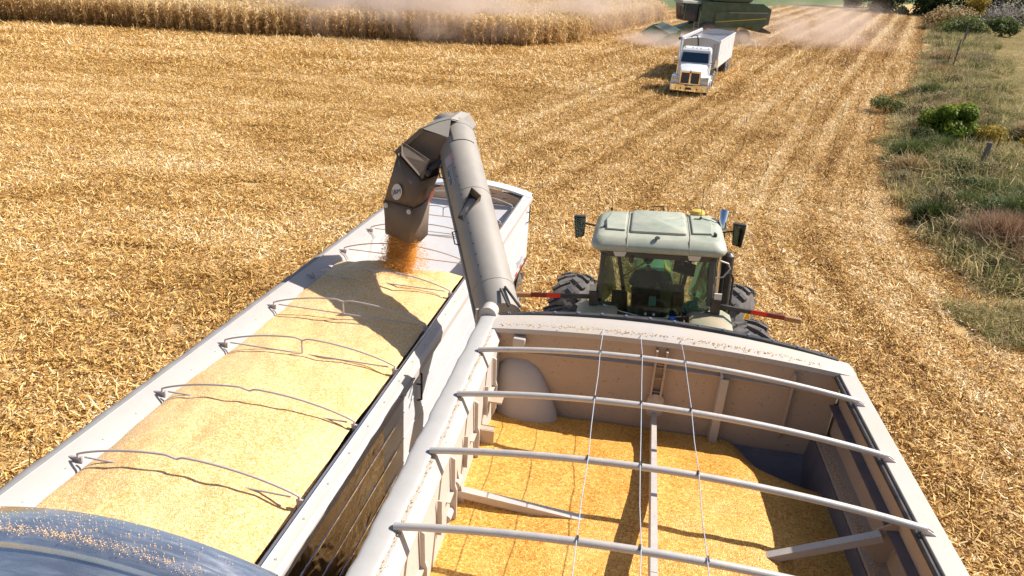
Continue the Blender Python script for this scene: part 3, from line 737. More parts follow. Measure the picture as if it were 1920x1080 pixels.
# loose kernels lying on the front cap
def kernels(n, fpos, r0=.005, seed=1):
    r = np.random.default_rng(seed); P = fpos(r, n); n = len(P)
    o = np.array([(1, 0, 0), (-1, 0, 0), (0, .7, 0), (0, -.7, 0), (0, 0, .5), (0, 0, -.5)], float)
    f = np.array([(0, 2, 4), (2, 1, 4), (1, 3, 4), (3, 0, 4), (2, 0, 5), (1, 2, 5), (3, 1, 5), (0, 3, 5)])
    q = r.normal(size=(n, 3, 3)); q, _ = np.linalg.qr(q)
    V = P[:, None]+np.einsum('nij,kj->nki', q, o)*(r0*r.uniform(.7, 1.4, n))[:, None, None]
    return V.reshape(-1, 3), (f[None]+np.arange(n)[:, None, None]*6).reshape(-1, 3)
def cappos(r, n):
    u = r.normal(1.0, .75, n); u = u[(u > -.3) & (u < 2.5)]; t = r.random(len(u))
    y = np.where(t < .55, -1.10+r.normal(0, .025, len(u))-.0*u, r.uniform(-1.17, -.86, len(u)))
    z = 2.755+.235*(1-((u-1.11)/1.45)**2)+.018
    return np.stack([u, y, z], 1)
V, F = kernels(700, cappos, .0062, 4)
me = numesh('spilled_kernels', V, F, [M['kernelpale']]); o = bpy.data.objects.new('spilled_kernels', me); COL.objects.link(o)
o.location = (-4.086, 5.288, 0); o.rotation_euler = (0, 0, -.176); tag(o, 'loose corn kernels scattered on the polished front cap of the trailer', 'corn', kind='stuff')

# ============================================================ grain cart
CS, CG = 1.086, .56              # size of the cart, and where its ground lies in its own drawing
CLOC = (-.292, 6.351, 0)
CRT = thing('grain_cart', 'big dusty beige auger cart carrying corn, unloading into the white trailer', 'grain cart', CLOC, .153)
CRT.scale = (CS, CS, CS)
VR = -5.6
# walls, outer and inner
m = MB()
m.sheet([(-.15, .88, 3.82), (-.15, VR, 3.82), (-.10, VR, 2.25), (-.10, .88, 2.25)], .02)
m.sheet([(-.10, .88, 2.25), (-.10, VR, 2.25), (1.2, VR+1.2, 1.3), (1.2, -.4, 1.3)], .02)
m.sheet([(3.62, VR, 3.82), (3.62, .75, 3.82), (3.58, .75, 2.25), (3.58, VR, 2.25)], .02)
m.sheet([(3.58, VR, 2.25), (3.58, .75, 2.25), (2.3, -.4, 1.3), (2.3, VR+1.2, 1.3)], .02)
m.sheet([(3.6, .80, 3.80), (-.14, .90, 3.80), (-.10, .88, 2.25), (3.58, .75, 2.25)], .02)
m.sheet([(3.58, .75, 2.25), (-.10, .88, 2.25), (1.2, -.4, 1.3), (2.3, -.4, 1.3)], .02)
m.sheet([(-.14, VR, 3.80), (3.6, VR, 3.80), (3.58, VR, 2.25), (-.10, VR, 2.25)], .02)
m.sheet([(-.10, VR, 2.25), (3.58, VR, 2.25), (2.3, VR+1.2, 1.3), (1.2, VR+1.2, 1.3)], .02)
for i in range(6):
    y = -5.2+i*1.15
    m.box(3.625, 3.68, y, y+.08, 2.3, 3.75); m.box(-.21, -.155, y, y+.08, 2.3, 3.7)
m.build('tank_shell', 'cart', CRT, smooth=False)
# inner faces
m = MB()
m.sheet([(.09, .55, 3.74), (.14, .55, 2.3), (.14, VR+.1, 2.3), (.09, VR+.1, 3.74)], .015)
m.build('left_inner_wall', 'cart', CRT, smooth=False)
m = MB()   # inner edge of left rail, with stepped stiffeners
m.prism([(-.14, .9, 3.84), (.03, .9, 3.84), (.10, .9, 3.74), (.09, .9, 3.70), (.02, .9, 3.80), (-.14, .9, 3.80)], (0, VR-.9, 0))
m.build('left_rim', 'cart', CRT, smooth=False, bev=.006)
for k in range(8):
    y = .18-.82*k; m = MB()
    m.prism([(.10, y, 3.72), (.135, y, 3.70), (.14, y, 3.45), (.155, y, 3.40), (.155, y, 3.12), (.12, y, 3.02)], (0, -.022, 0))
    m.box(.10, .135, y-.16, y, 3.38, 3.39); m.box(.105, .14, y-.42, y-.41, 3.3, 3.62)
    m.build('wall_stiffener', 'cart', CRT, smooth=False)
m = MB(); m.box(.10, .24, -.42, -.34, 3.24, 3.26); m.box(.10, .24, -.02, .10, 3.30, 3.32); m.box(.12, .25, -.43, -.415, 3.12, 3.26); m.build('wall_tab', 'cart_in', CRT, smooth=False)
pts = []; rr = []
for i in range(70):
    y = .84-i*6.5/69; pts.append((-.085+.004*math.sin(i*.9), y, 3.852+.002*math.sin(i*1.9))); rr.append(.088+.003*math.sin(i*1.3)+.003*math.sin(i*3.1))
flatroll(pts, [q/.088 for q in rr], .085, .018).build('rolled_tarp', 'tarp', CRT)
m = MB(); m.tube([(-.10, .80, 3.86), (-.10, .96, 3.86)], .095, 18); m.tube([(-.10, .96, 3.86), (-.10, .985, 3.86)], [.095, .05], 18)
m.tube([(-.24, .93, 3.60), (-.24, .93, 3.86)], .02, 8); m.build('roll_end_cap', 'cart', CRT)
# right rim and wall
m = MB(); m.prism([(3.47, VR, 3.84), (3.63, VR, 3.84), (3.65, VR, 3.80), (3.64, VR, 3.70), (3.60, VR, 3.70), (3.60, VR, 3.80), (3.47, VR, 3.80)], (0, .74-VR, 0))
m.build('right_rim', 'cart', CRT, smooth=False, bev=.006)
m = MB(); m.tube([(3.445, .55, 3.80), (3.445, VR+.1, 3.80)], .022, 10); m.build('rim_pipe', 'black', CRT)
m = MB()
m.sheet([(3.51, VR+.1, 3.80), (3.51, .56, 3.80), (3.56, .56, 3.47), (3.56, VR+.1, 3.47)], .015)
m.sheet([(3.56, VR+.1, 3.44), (3.56, .56, 3.44), (3.55, .56, 3.16), (3.55, VR+.1, 3.16)], .015)
m.build('right_inner_wall', 'cart_in', CRT, smooth=False)
m = MB(); m.sheet([(3.575, VR+.1, 3.44), (3.575, .56, 3.44), (3.575, .56, 3.48), (3.575, VR+.1, 3.48)], .01)
m.prism([(3.46, VR+.1, 3.475), (3.575, VR+.1, 3.485), (3.575, VR+.1, 3.47), (3.465, VR+.1, 3.455)], (0, .66-VR-.1-.06, 0)); m.build('wall_rail', 'cart_dark', CRT, smooth=False)
m = MB(); m.prism([(3.39, VR+.1, 3.13), (3.56, VR+.1, 3.16), (3.56, VR+.1, 3.14), (3.39, VR+.1, 3.09)], (0, .45-VR-.1, 0)); m.build('wall_shelf', 'cart_in', CRT, smooth=False)
m = MB(); m.sheet([(3.39, VR+.1, 3.10), (3.39, .56, 3.10), (3.30, .56, 2.3), (3.30, VR+.1, 2.3)], .015); m.build('lower_lining', 'cart_dark', CRT, smooth=False)
# front wall inside, ribs, box, oval plate
m = MB(); ar = arc(-.03, 3.50, 3.80, .13, 24)
m.prism([(x, .57, z) for x, z in ar]+[(3.5, .57, 2.83), (.0, .57, 2.83)], (0, .015, 0)); m.build('front_inner_wall', 'cart_in', CRT, smooth=False)
m = MB(); m.sheet([(3.4, .565, 2.85), (0.1, .565, 2.85), (.1, .30, 2.35), (3.4, .10, 2.35)], .015); m.build('front_slope', 'cart_dark', CRT, smooth=False)
m = MB(); ar2 = arc(.12, 3.48, 3.60, .06, 24)
m.loft([[(x, .567-d, z+e) for x, z in ar2] for d, e in ((0, .012), (.045, .0), (.045, -.012), (0, -.012))], cap=False, closed=False); m.build('front_flange', 'cart_in', CRT, smooth=False)
m = MB(); m.box(1.70, 1.72, .48, .568, 3.30, 3.86); m.box(1.80, 1.82, .48, .568, 3.30, 3.86)
for i in range(3): m.box(1.72, 1.80, .53, .54, 3.36+i*.16, 3.375+i*.16)
m.build('front_rib', 'cart_in', CRT, smooth=False)
m = MB(); m.prism([(2.36, .568, 3.74), (2.36, .46, 3.68), (2.36, .44, 2.8), (2.36, .568, 2.75)], (.02, 0, 0)); m.box(2.36, 2.44, .45, .462, 2.8, 3.66); m.build('front_rib', 'cart', CRT, smooth=False)
m = MB(); m.prism([(3.05, .568, 3.80), (3.05, .50, 3.78), (3.05, .50, 3.1), (3.05, .568, 3.0)], (.02, 0, 0)); m.build('front_rib', 'cart_in', CRT, smooth=False)
m = MB(); m.box(.24, .37, .47, .565, 3.70, 3.80); m.build('junction_box', 'cart', CRT, bev=.01)
m = MB()
for s_ in (0,):
    ov = [(1.77+.085*math.cos(t)*(1), 3.22+.075*math.sin(t)+(.06 if math.sin(t) > 0 else -.06)) for t in np.linspace(0, 2*PI, 28, endpoint=False)]
    m.prism([(x, .50, z) for x, z in ov], (0, .02, 0))
m.build('inspection_plate', 'cart', CRT, smooth=False)
# auger boot bulging through the front left corner
m = MB(); rings = []
for i, (x, y, z, a, b) in enumerate([(.28, .60, 3.53, .03, .03), (.29, .58, 3.51, .12, .08), (.31, .56, 3.44, .20, .13), (.34, .53, 3.32, .25, .18), (.38, .50, 3.15, .30, .22), (.42, .47, 2.98, .335, .26), (.45, .45, 2.8, .35, .28), (.47, .42, 2.5, .36, .30)]):
    rings.append([(x+a*math.cos(t), y+b*math.sin(t)*.85, z+b*math.sin(t)*.28) for t in np.linspace(0, 2*PI, 28, endpoint=False)])
m.loft(rings); m.build('auger_boot', 'cart', CRT)
# arched front cap with rubber strip and bolts
m = MB(); rings = []
for (y, zz, h) in ((.54, 3.79, .10), (.545, 3.835, .11), (.60, 3.845, .12), (.74, 3.845, .15), (.89, 3.825, .175), (.90, 3.77, .175)):
    rings.append([(x, y-(.05*(x/3.5) if y > .7 else 0), z) for x, z in arc(-.12, 3.63, zz, h, 30)])
m.loft(rings, cap=False, closed=False); m.build('front_cap', 'cart', CRT, ang=40)
m = MB(); rings = []
for (y, dz) in ((.86, .012), (.865, .03), (.925, .028), (.93, .0)):
    rings.append([(x, y-.05*x/3.5, z+dz) for x, z in arc(.02, 3.52, 3.83, .172, 30)])
m.loft(rings, cap=False, closed=False); rs = m.build('rubber_strip', 'black', CRT)
m = MB()
for i in range(14):
    t = (i+.4)/14; x = .02+3.5*t; z = 3.83+.172*(1-(2*t-1)**2)+.03; m.tube([(x, .895-.05*x/3.5, z-.01), (x, .895-.05*x/3.5, z+.012)], .016, 8)
m.build('strip_bolt', 'chrome', rs)
# bows and cables
for k in range(7):
    y = -.82*k; m = MB(); p = []
    for i in range(33):
        t = i/32; p.append((-.02+3.50*t, y, 3.875+.148*(1-(2*t-1)**2)))
    m.tube(p, .0265, 12); m.build('roof_bow', 'tubepipe', CRT)
    m = MB(); m.prism([(3.47, y-.02, 3.89), (3.47, y-.02, 3.76), (3.55, y-.02, 3.845)], (0, .012, 0)); m.prism([(3.47, y+.02, 3.89), (3.47, y+.02, 3.76), (3.55, y+.02, 3.845)], (0, .012, 0))
    m.prism([(.02, y-.02, 3.86), (.02, y-.02, 3.80), (-.04, y-.02, 3.845)], (0, .012, 0)); m.build('bow_clamp', 'rodgrey', CRT, smooth=False)
for u in (1.15, 1.53, 1.93):
    m = MB(); p = [(u, .60, 3.86+.10)]
    for k in range(7):
        t = (u+.02)/3.5; p.append((u+.006*math.sin(k*2+u*9), -.82*k, 3.875+.148*(1-(2*t-1)**2)+.031))
        if k < 6: p.append((u+.004*math.sin(k*5+u), -.82*k-.41, 3.875+.148*(1-(2*t-1)**2)+.008))
    m.tube(p, .0036, 6); cb = m.build('tarp_cable', 'decal', CRT)
    m = MB()
    for k in range(7): m.tube([(u, -.82*k-.02, p[1][2]-.004), (u, -.82*k+.02, p[1][2]-.004)], .009, 6)
    m.build('cable_clip', 'black', cb)
# gussets and cross braces
m = MB()
def plate_hole(poly, c, r, y, th=.012):
    bm = bmesh.new(); n = 20; outer = [bm.verts.new((x, y, z)) for x, z in poly]; inn = [bm.verts.new((c[0]+r*math.cos(2*PI*i/n), y, c[1]+r*math.sin(2*PI*i/n))) for i in range(n)]
    es = [bm.edges.new((outer[i], outer[(i+1) % len(outer)])) for i in range(len(outer))]+[bm.edges.new((inn[i], inn[(i+1) % n])) for i in range(n)]
    bmesh.ops.triangle_fill(bm, edges=es, use_beauty=True); g_ = bmesh.ops.extrude_face_region(bm, geom=bm.faces[:])
    for e in g_['geom']:
        if isinstance(e, bmesh.types.BMVert): e.co.y += th
    vs = [v.co.copy() for v in bm.verts]; bm.verts.index_update(); fs = [tuple(v.index for v in f.verts) for f in bm.faces]; bm.free(); return vs, fs
m = MB(); m.add(*plate_hole([(.06, 3.45), (.10, 3.45), (.20, 2.98), (.24, 2.40), (.06, 2.40)], (.13, 2.66), .045, -1.27)); m.build('gusset', 'cart_in', CRT, smooth=False)
m = MB(); m.tube([(.09, -1.20, 3.30), (.09, -1.31, 3.30)], .05, 14); m.tube([(.10, -1.60, 3.2), (.10, -1.5, 3.2)], .04, 14); m.build('gusset_boss', 'cart', CRT)
m = MB(); m.bar((.10, -1.24, 3.19), (1.45, -1.24, 3.07), .07, .07); m.build('cross_brace', 'tubepipe', CRT, smooth=False)
m = MB(); m.prism([(3.56, -1.20, 3.60), (3.40, -1.20, 3.47), (3.30, -1.20, 3.30), (3.44, -1.20, 3.18), (3.56, -1.20, 3.0)], (0, -.014, 0)); m.box(3.36, 3.56, -1.62, -1.56, 3.15, 3.34); m.build('gusset', 'cart_in', CRT, smooth=False)
m = MB(); m.bar((3.42, -1.25, 3.44), (2.25, -1.25, 2.84), .065, .065); m.build('cross_brace', 'tubepipe', CRT, smooth=False)
m = MB(); m.bar((1.775, .48, 3.06), (1.69, -2.1, 3.44), .05, .15); m.bar((1.69, -2.1, 3.44), (1.68, -4.5, 3.6), .05, .15); m.build('centre_brace', 'tubepipe', CRT, smooth=False)
# running gear and tongue
m = MB(); m.box(1.2, 2.3, -4.4, -.4, 1.08, 1.3)
m.prism([(1.3, -.4, 1.2), (2.2, -.4, 1.2), (1.85, 2.9, 1.1), (1.65, 2.9, 1.1)], (0, 0, -.16)); m.tube([(.2, -2.7, 1.4), (3.3, -2.7, 1.4)], .11, 12)
m.build('chassis', 'black', CRT, smooth=False)
for x, s in ((-.15, -1), (3.65, 1)): wheel(CRT, (x, -2.7, CG+.84), (1, 0, 0), .84, .66, .42, 'cart', 18, s)
m = MB(); m.prism([(x, y, .59) for x, y in ((1.6, 2.5), (1.9, 2.5), (1.9, 2.75), (1.6, 2.75))], (0, 0, .45)); m.build('hitch_stand', 'black', CRT, smooth=False)

# unloading auger: tube, collars, handles, decals (world points made local)
ci = Matrix.Translation((CLOC[0], CLOC[1], -CG*CS)) @ Matrix.Rotation(-.153, 4, 'Z') @ Matrix.Scale(CS, 4); ci.invert()
def lc(p): return ci @ Vector(p)
A = Vector((-.148, 7.856, 3.30)); B = Vector((-1.117, 11.24, 5)); D = (B-A)
def ap(t): return A+D*t
ad = D.normalized(); ax_ = ad.cross(Vector((0, 0, 1))).normalized(); ay_ = ax_.cross(ad)      # ax_ to the right, ay_ up
def aprad(t): return .283+.03*t
rings = []
for p_, rr_ in (((.12, 1.28, 1.5), .25), ((.06, 1.36, 2.5), .25), ((-.02, 1.38, 3.02), .258)):
    rings.append([Vector(p_)+Vector((math.cos(a), math.sin(a), .0))*rr_ for a in np.linspace(0, 2*PI, 40, endpoint=False)])
for t in np.linspace(-.01, .93, 20):
    rings.append([lc(ap(t)+(ax_*math.cos(a)+ay_*math.sin(a))*aprad(t)) for a in np.linspace(0, 2*PI, 40, endpoint=False)])
for (t, sx, dx) in ((.96, .97, -.02), (1.0, .82, -.07), (1.03, .6, -.13)):
    rings.append([lc(ap(t)+(ax_*(math.cos(a)*sx)+ay_*math.sin(a)*sx)*aprad(t)+ax_*dx+ay_*(.02)) for a in np.linspace(0, 2*PI, 40, endpoint=False)])
AUG = MB().loft(rings).build('auger_tube', 'auger', CRT)
m = MB()
for t in (.10, .545, .93):
    for dt in (0,):
        rg = []
        for q, rr_ in ((-.004, 0), (-.003, .006), (.003, .006), (.004, 0)):
            rg.append([lc(ap(t+q)+(ax_*math.cos(a)+ay_*math.sin(a))*(aprad(t)+rr_)) for a in np.linspace(0, 2*PI, 40, endpoint=False)])
        m.loft(rg, cap=False)
m.build('tube_seam', 'auger', AUG)
def aps(t, a, r=0): return ap(t)+(ax_*math.cos(a)+ay_*math.sin(a))*(aprad(t)+r)
# dark lip running along the underside left edge
m = MB(); m.tube([lc(aps(t, math.radians(192), .012)) for t in np.linspace(.0, .78, 12)], .022, 8); m.build('edge_tube', 'auger', AUG)
m = MB()
for t0 in (.40, .76):
    a = math.radians(188); m.tube([lc(aps(t0, a, .0)), lc(aps(t0, a, .07)), lc(aps(t0-.06, a, .07)), lc(aps(t0-.07, a, .0))], .009, 7)
m.build('tube_handle', 'black', AUG)
# hinge pocket
m = MB()
def pocket():
    q = [lc(aps(.43, math.radians(158), .012)), lc(aps(.50, math.radians(104), .012)), lc(aps(.465, math.radians(84), .012)), lc(aps(.405, math.radians(146), .012))]
    return q
m.sheet(pocket(), .012); m.build('hinge_pocket', 'black', AUG, smooth=False)
m = MB(); a1 = lc(aps(.50, math.radians(104), .0)); a2 = lc(aps(.43, math.radians(158), .0)); up_ = (ci.to_3x3() @ ay_)
m.prism([a1, a2, a2+up_*.02, a1+up_*.14], (ci.to_3x3() @ ad)*.012)
b1 = lc(aps(.465, math.radians(84), .0)); b2 = lc(aps(.40, math.radians(146), .0)); m.prism([b1, b2, b2+up_*.02, b1+up_*.11], (ci.to_3x3() @ ad)*-.012)
m.prism([a1, b1, b1+up_*.11, a1+up_*.14], (ci.to_3x3() @ ax_)*.012)
m.build('hinge_plate', 'spout', AUG, smooth=False)
# inspection door at the top
m = MB()
for t, a0, a1 in ((.82, 50, 115),):
    for aa in np.arange(a0, a1, 5): m.bar(lc(aps(t, math.radians(aa), .003)), lc(aps(t, math.radians(aa+5), .003)), .012, .008)
    m.bar(lc(aps(.82, math.radians(115), .003)), lc(aps(.90, math.radians(115), .003)), .012, .01)
m.build('door_seam', 'black', AUG, smooth=False)
def decal(t0, t1, a0, a1, mat, name, r=.004):
    m = MB(); rg = [[lc(aps(t, math.radians(a), r)) for a in np.linspace(a0, a1, 7)] for t in (t0, (t0+t1)/2, t1)]
    m.loft(rg, cap=False, closed=False); return m.build(name, mat, AUG)
decal(.705, .755, 136, 158, 'decal', 'warning_decal'); decal(.708, .758, 128, 136, 'decalred', 'warning_decal')
decal(.595, .69, 146, 160, 'decal', 'safety_decal'); decal(.60, .685, 149, 152, 'decalblk', 'safety_decal', .006); decal(.60, .64, 154, 158, 'decalblk', 'safety_decal', .006); decal(.65, .685, 154, 158, 'decalblk', 'safety_decal', .006)
decal(.59, .695, 140, 143, 'decal', 'safety_decal')
m = MB(); m.tube([lc(aps(.055, math.radians(75), .02)), lc(aps(-.04, math.radians(60), .10))], .016, 8); m.tube([lc(aps(.045, math.radians(88), .02)), lc(aps(-.04, math.radians(84), .08))], .014, 8); m.build('support_rod', 'black', AUG)

m = MB()
for i in range(16):
    q = lc(aps(.12+.05*i, math.radians(128), .004)); m.tube([lc(aps(.12+.05*i, math.radians(128), -.004)), q], .009, 6)
m.build('tube_rivets', 'black', AUG)
m = MB(); m.tube([lc(aps(t, math.radians(205+2*math.sin(t*20)), .03)) for t in np.linspace(.0, .86, 30)], .009, 6); m.build('hydraulic_hose', 'black', AUG)
# hood and spout
def V3(*p): return Vector(p)
HD = MB()
Fp = [V3(-1.875, 10.33, 4.735), V3(-1.505, 10.45, 5.095), V3(-1.16, 10.52, 5.0), V3(-1.30, 10.55, 4.62), V3(-1.70, 10.48, 4.80)]
# front plate, set back under the ridge
HD.prism([lc(p) for p in (V3(-1.78, 10.52, 4.80), V3(-1.51, 10.50, 5.075), V3(-1.14, 10.54, 4.985), V3(-1.06, 10.75, 4.8), V3(-1.29, 10.58, 4.60), V3(-1.42, 10.55, 4.55), V3(-1.70, 10.50, 4.83))], ci.to_3x3() @ V3(0, .012, 0))
HD.build('hood_front_plate', 'spout', CRT, smooth=False)
m = MB()   # roof of the hood
roof = [V3(-1.90, 10.36, 4.79), V3(-1.515, 10.47, 5.11), V3(-1.28, 10.62, 5.20), V3(-1.10, 10.68, 5.245), V3(-.98, 10.95, 5.17), V3(-.88, 11.2, 4.95)]
m.loft([[lc(p) for p in roof], [lc(p+V3(.10, .62, .02)) for p in roof], [lc(p+V3(.10, .62, 0.0)) for p in roof], [lc(p-V3(0, 0, .02)) for p in roof]], cap=False, closed=False)
bk = [p+V3(.10, .62, .02) for p in roof]
m.prism([lc(p) for p in bk]+[lc(V3(-.95, 11.5, 4.5)), lc(V3(-1.5, 11.1, 4.4)), lc(V3(-1.75, 11.0, 4.5))], ci.to_3x3() @ V3(0, .012, 0))
m.prism([lc(p) for p in (V3(-1.12, 10.56, 4.98), V3(-1.10, 10.68, 5.235), V3(-1.28, 10.62, 5.19), V3(-1.51, 10.48, 5.10))], ci.to_3x3() @ V3(0, .012, 0))
m.build('hood_roof', 'auger', CRT, ang=25)
m = MB(); m.bar(lc(V3(-1.90, 10.31, 4.735)), lc(V3(-1.505, 10.44, 5.10)), .02, .06); m.build('hood_ridge', 'spout', CRT, smooth=False)
m = MB()
m.prism([lc(p) for p in (V3(-1.80, 10.30, 4.93-.02), V3(-1.73, 10.30, 4.885), V3(-1.385, 10.36, 4.655), V3(-1.395, 10.34, 4.61), V3(-1.475, 10.28, 4.36), V3(-1.79, 10.22, 4.73))], ci.to_3x3() @ V3(0, .014, 0))
m.build('side_plate', 'spout', CRT, smooth=False)
# boot: lofted box, three levels
L2 = [(-1.86, 10.26, 4.73), (-1.49, 10.31, 4.325), (-1.40, 10.45, 4.335), (-1.27, 10.62, 4.36), (-1.28, 10.98, 4.5), (-1.75, 10.95, 4.85)]
L1 = [(-2.10, 10.40, 3.95), (-1.60, 10.13, 3.93), (-1.50, 10.40, 3.93), (-1.43, 10.78, 3.95), (-1.50, 10.98, 3.97), (-1.98, 10.98, 3.98)]
L0 = [(-2.12, 10.53, 3.36), (-1.68, 10.22, 3.32), (-1.52, 10.36, 3.31), (-1.44, 10.66, 3.34), (-1.52, 10.92, 3.38), (-1.98, 10.98, 3.4)]
SP = MB().loft([[lc(p) for p in l] for l in (L2, L1)], cap=False).build('spout', 'spout', CRT, ang=20)
BT = MB().loft([[lc(p) for p in l] for l in ([(x*1.0-.012*(1 if x < -1.7 else -1), y-.012, z) for x, y, z in L1], [(x, y, z+.3*.5) for x, y, z in [((a[0]+b[0])/2, (a[1]+b[1])/2, (a[2]+b[2])/2-.15) for a, b in zip(L1, L0)]], L0)], cap=False).build('spout_boot', 'spout', CRT, ang=30)
sol = BT.modifiers.new('thick', 'SOLIDIFY'); sol.thickness = .012
sol = SP.modifiers.new('thick', 'SOLIDIFY'); sol.thickness = .01
# logo on the front face of the spout
f0, f1, f2, f3 = Vector(L2[0]), Vector(L2[1]), Vector(L1[1]), Vector(L1[0])
xd = ((f1-f0)+(f2-f3)).normalized(); xd = (f2-f3).normalized(); yd0 = ((f0+f1)/2-(f2+f3)/2).normalized(); nz = xd.cross(yd0).normalized(); yd = nz.cross(xd)
if nz.y > 0: nz = -nz
ctr = f3*.37+f2*.30+f0*.20+f1*.13
Q = Matrix((xd, yd, nz)).transposed()
ctr = ctr+nz*.085
m = MB(); m.prism([lc(ctr+xd*math.cos(t)*.095+yd*math.sin(t)*.125) for t in np.linspace(0, 2*PI, 30, endpoint=False)], ci.to_3x3() @ (nz*.006)); LG = m.build('logo_disc', 'logo', SP, smooth=False)
text('J&M', 'logo_lettering', .10, 'decalblk', LG, lc(ctr+nz*.012), (ci.to_3x3() @ Q) @ Matrix.Rotation(math.radians(20), 3, 'Z'), .001, .1)
m = MB()
for p in (Vector(L1[0])+xd*.06, Vector(L1[1])-xd*.06):
    p = p+nz*.02-Vector((0, 0, .06)); m.tube([lc(p), lc(p+nz*.02)], .035, 16); m.tube([lc(p+nz*.02), lc(p+nz*.03)], .012, 10)
m.build('boot_bolt', 'logo', BT)
m = MB(); m.bar(lc(Vector(L1[0])+nz*.012), lc(Vector(L1[1])+nz*.012), .015, .02); m.bar(lc(Vector(L2[0])+nz*.01), lc(Vector(L2[1])+nz*.01), .012, .015); m.build('spout_seam', 'black', SP, smooth=False)
m = MB(); m.tube([lc((-1.40, 10.42, 4.50)), lc((-1.22, 10.5, 4.62))], .04, 10); m.tube([lc((-1.44, 10.36, 4.47)), lc((-1.38, 10.36, 4.42))], .05, 10); m.build('spout_actuator', 'black', CRT)
m = MB(); m.prism([lc(p) for p in (V3(-1.36, 10.35, 4.16), V3(-1.31, 10.5, 4.2), V3(-1.37, 10.55, 3.98), V3(-1.43, 10.4, 3.95))], ci.to_3x3() @ V3(.012, -.01, 0)); m.build('spout_decal', 'decalred', SP, smooth=False)

for ch in CRT.children: ch.location.z -= CG
# ============================================================ corn in the cart
def cz(u, v):
    z = 3.07+.05*np.exp(-((u-1.5)/1.2)**2)*np.exp(-((v+1.8)/1.8)**2)
    z = z-.17*smooth01((v+.35)/.9)-.14*smooth01((u-2.5)/1.0)-.30*smooth01((u-2.45)/.7)*smooth01((v+.20)/.8)
    z = z+.03*np.exp(-((u-.1)/.4)**2)+.035*fbm(u*1.6, v*1.6, 13)+.010*fbm(u*5, v*5, 33)+.005*fbm(u*14, v*14, 6)
    return z
cc = heap('cart_corn', .11, 3.37, -5.4, .54, cz, 'corn', (CLOC[0], CLOC[1], -CG*CS), .153, 'deep golden shelled corn filling the beige grain cart')
cc.scale = (CS, CS, CS)
def railpos(r, n):
    k = n//3
    a = np.stack([r.normal(.0, .022, k), r.uniform(-5, .5, k), np.full(k, 3.85)], 1)
    u = r.uniform(.05, 3.3, k); t = (u+.12)/3.75; b = np.stack([u, np.where(r.random(k) < .7, .62+r.normal(0, .02, k), r.uniform(.6, .85, k)), 3.846+.13*(1-(2*t-1)**2)], 1)
    c = np.stack([r.uniform(3.41, 3.52, n), r.uniform(-5, .35, n), 3.145+0*r.random(n)], 1)
    return np.concatenate([a, b, c])
V, F = kernels(1500, railpos, .0075, 9)
me = numesh('rim_kernels', V, F, [M['kernelpale']]); o = bpy.data.objects.new('rim_kernels', me); COL.objects.link(o)
o.location = (CLOC[0], CLOC[1], -CG*CS); o.scale = (CS, CS, CS); o.rotation_euler = (0, 0, -.153); tag(o, 'loose kernels dusted along the rim and wall shelf of the cart', 'corn', kind='stuff')
# falling corn stream
def fall(r, n):
    t = r.random(n)**.8; z = 3.42-.60*t
    core = r.random(n) < .8
    sx = np.where(core, .235, .30+.12*t); sy = np.where(core, .22, .28)
    ax0 = r.uniform(-1, 1, n)*sx+r.normal(0, .02, n); ay0 = r.uniform(-1, 1, n)*sy
    x = -1.82+ax0-.05*t; y = 10.60+ay0-.35*ax0-.18*t
    k = ~core; x[k] += r.normal(.05, .07, k.sum())*t[k]; z[k] += 0
    return np.stack([x, y, z], 1)
V, F = kernels(22000, fall, .0075, 17)
me = numesh('falling_corn', V, F, [M['kernel']]); o = bpy.data.objects.new('falling_corn', me); COL.objects.link(o)
tag(o, 'thick orange stream of corn pouring from the spout into the trailer', 'corn', kind='stuff')
def splash(r, n):
    a = r.uniform(0, 2*PI, n); d = np.abs(r.normal(0, .22, n)); x = -1.92+d*np.cos(a); y = 10.4+d*np.sin(a)
    return np.stack([x, y, 3.02+np.abs(r.normal(0, .05, n))-.35*d], 1)
V, F = kernels(1800, splash, .008, 27)
me = numesh('splashing_corn', V, F, [M['kernel']]); o = bpy.data.objects.new('splashing_corn', me); COL.objects.link(o)
tag(o, 'kernels bouncing where the corn stream hits the pile', 'corn', kind='stuff')
# ============================================================ tractor
TR = thing('tractor', 'dusty green tractor with a rounded cab roof pulling the cart, seen from behind', 'tractor', (2.68, 11.3, 0), rot=(0, -.06, -.17))
def rrect(hx, y0, y1, r, z, n=5, cut=0):
    pts = []
    for cx, cy, a0 in ((hx-r, y1-r, 0), (-hx+r, y1-r, 90), (-hx+r, y0+r, 180), (hx-r, y0+r, 270)):
        for i in range(n): a = math.radians(a0+90*i/(n-1)); pts.append((cx+r*math.cos(a), cy+r*math.sin(a), z))
    return pts
m = MB(); m.loft([rrect(1.03, -.93, .68, .12, 3.06), rrect(1.10, -.99, .74, .17, 3.10), rrect(1.125, -1.0, .76, .20, 3.15), rrect(1.11, -.985, .755, .20, 3.20), rrect(1.02, -.86, .70, .16, 3.285), rrect(1.0, -.84, .68, .16, 3.295), rrect(.9, -.7, .6, .1, 3.315), rrect(.5, -.3, .3, .1, 3.32)])
RF = m.build('cab_roof', 'roofgreen', TR, ang=50)
m = MB(); m.loft([rrect(.47, -.66, .60, .05, 3.32), rrect(.465, -.655, .595, .05, 3.355), rrect(.44, -.635, .57, .06, 3.372)]); m.build('roof_hatch', 'roofgreen', RF, ang=40)
for sx in (-1, 1):
    m = MB(); P_ = [(sx*.56, -.58), (sx*.88, -.55), (sx*.92, .0), (sx*.84, .48), (sx*.56, .54)]
    m.loft([[(x, y, z) for x, y in P_] for z in (3.32, 3.352)]); m.build('roof_panel', 'roofgreen', RF, smooth=False, bev=.015)
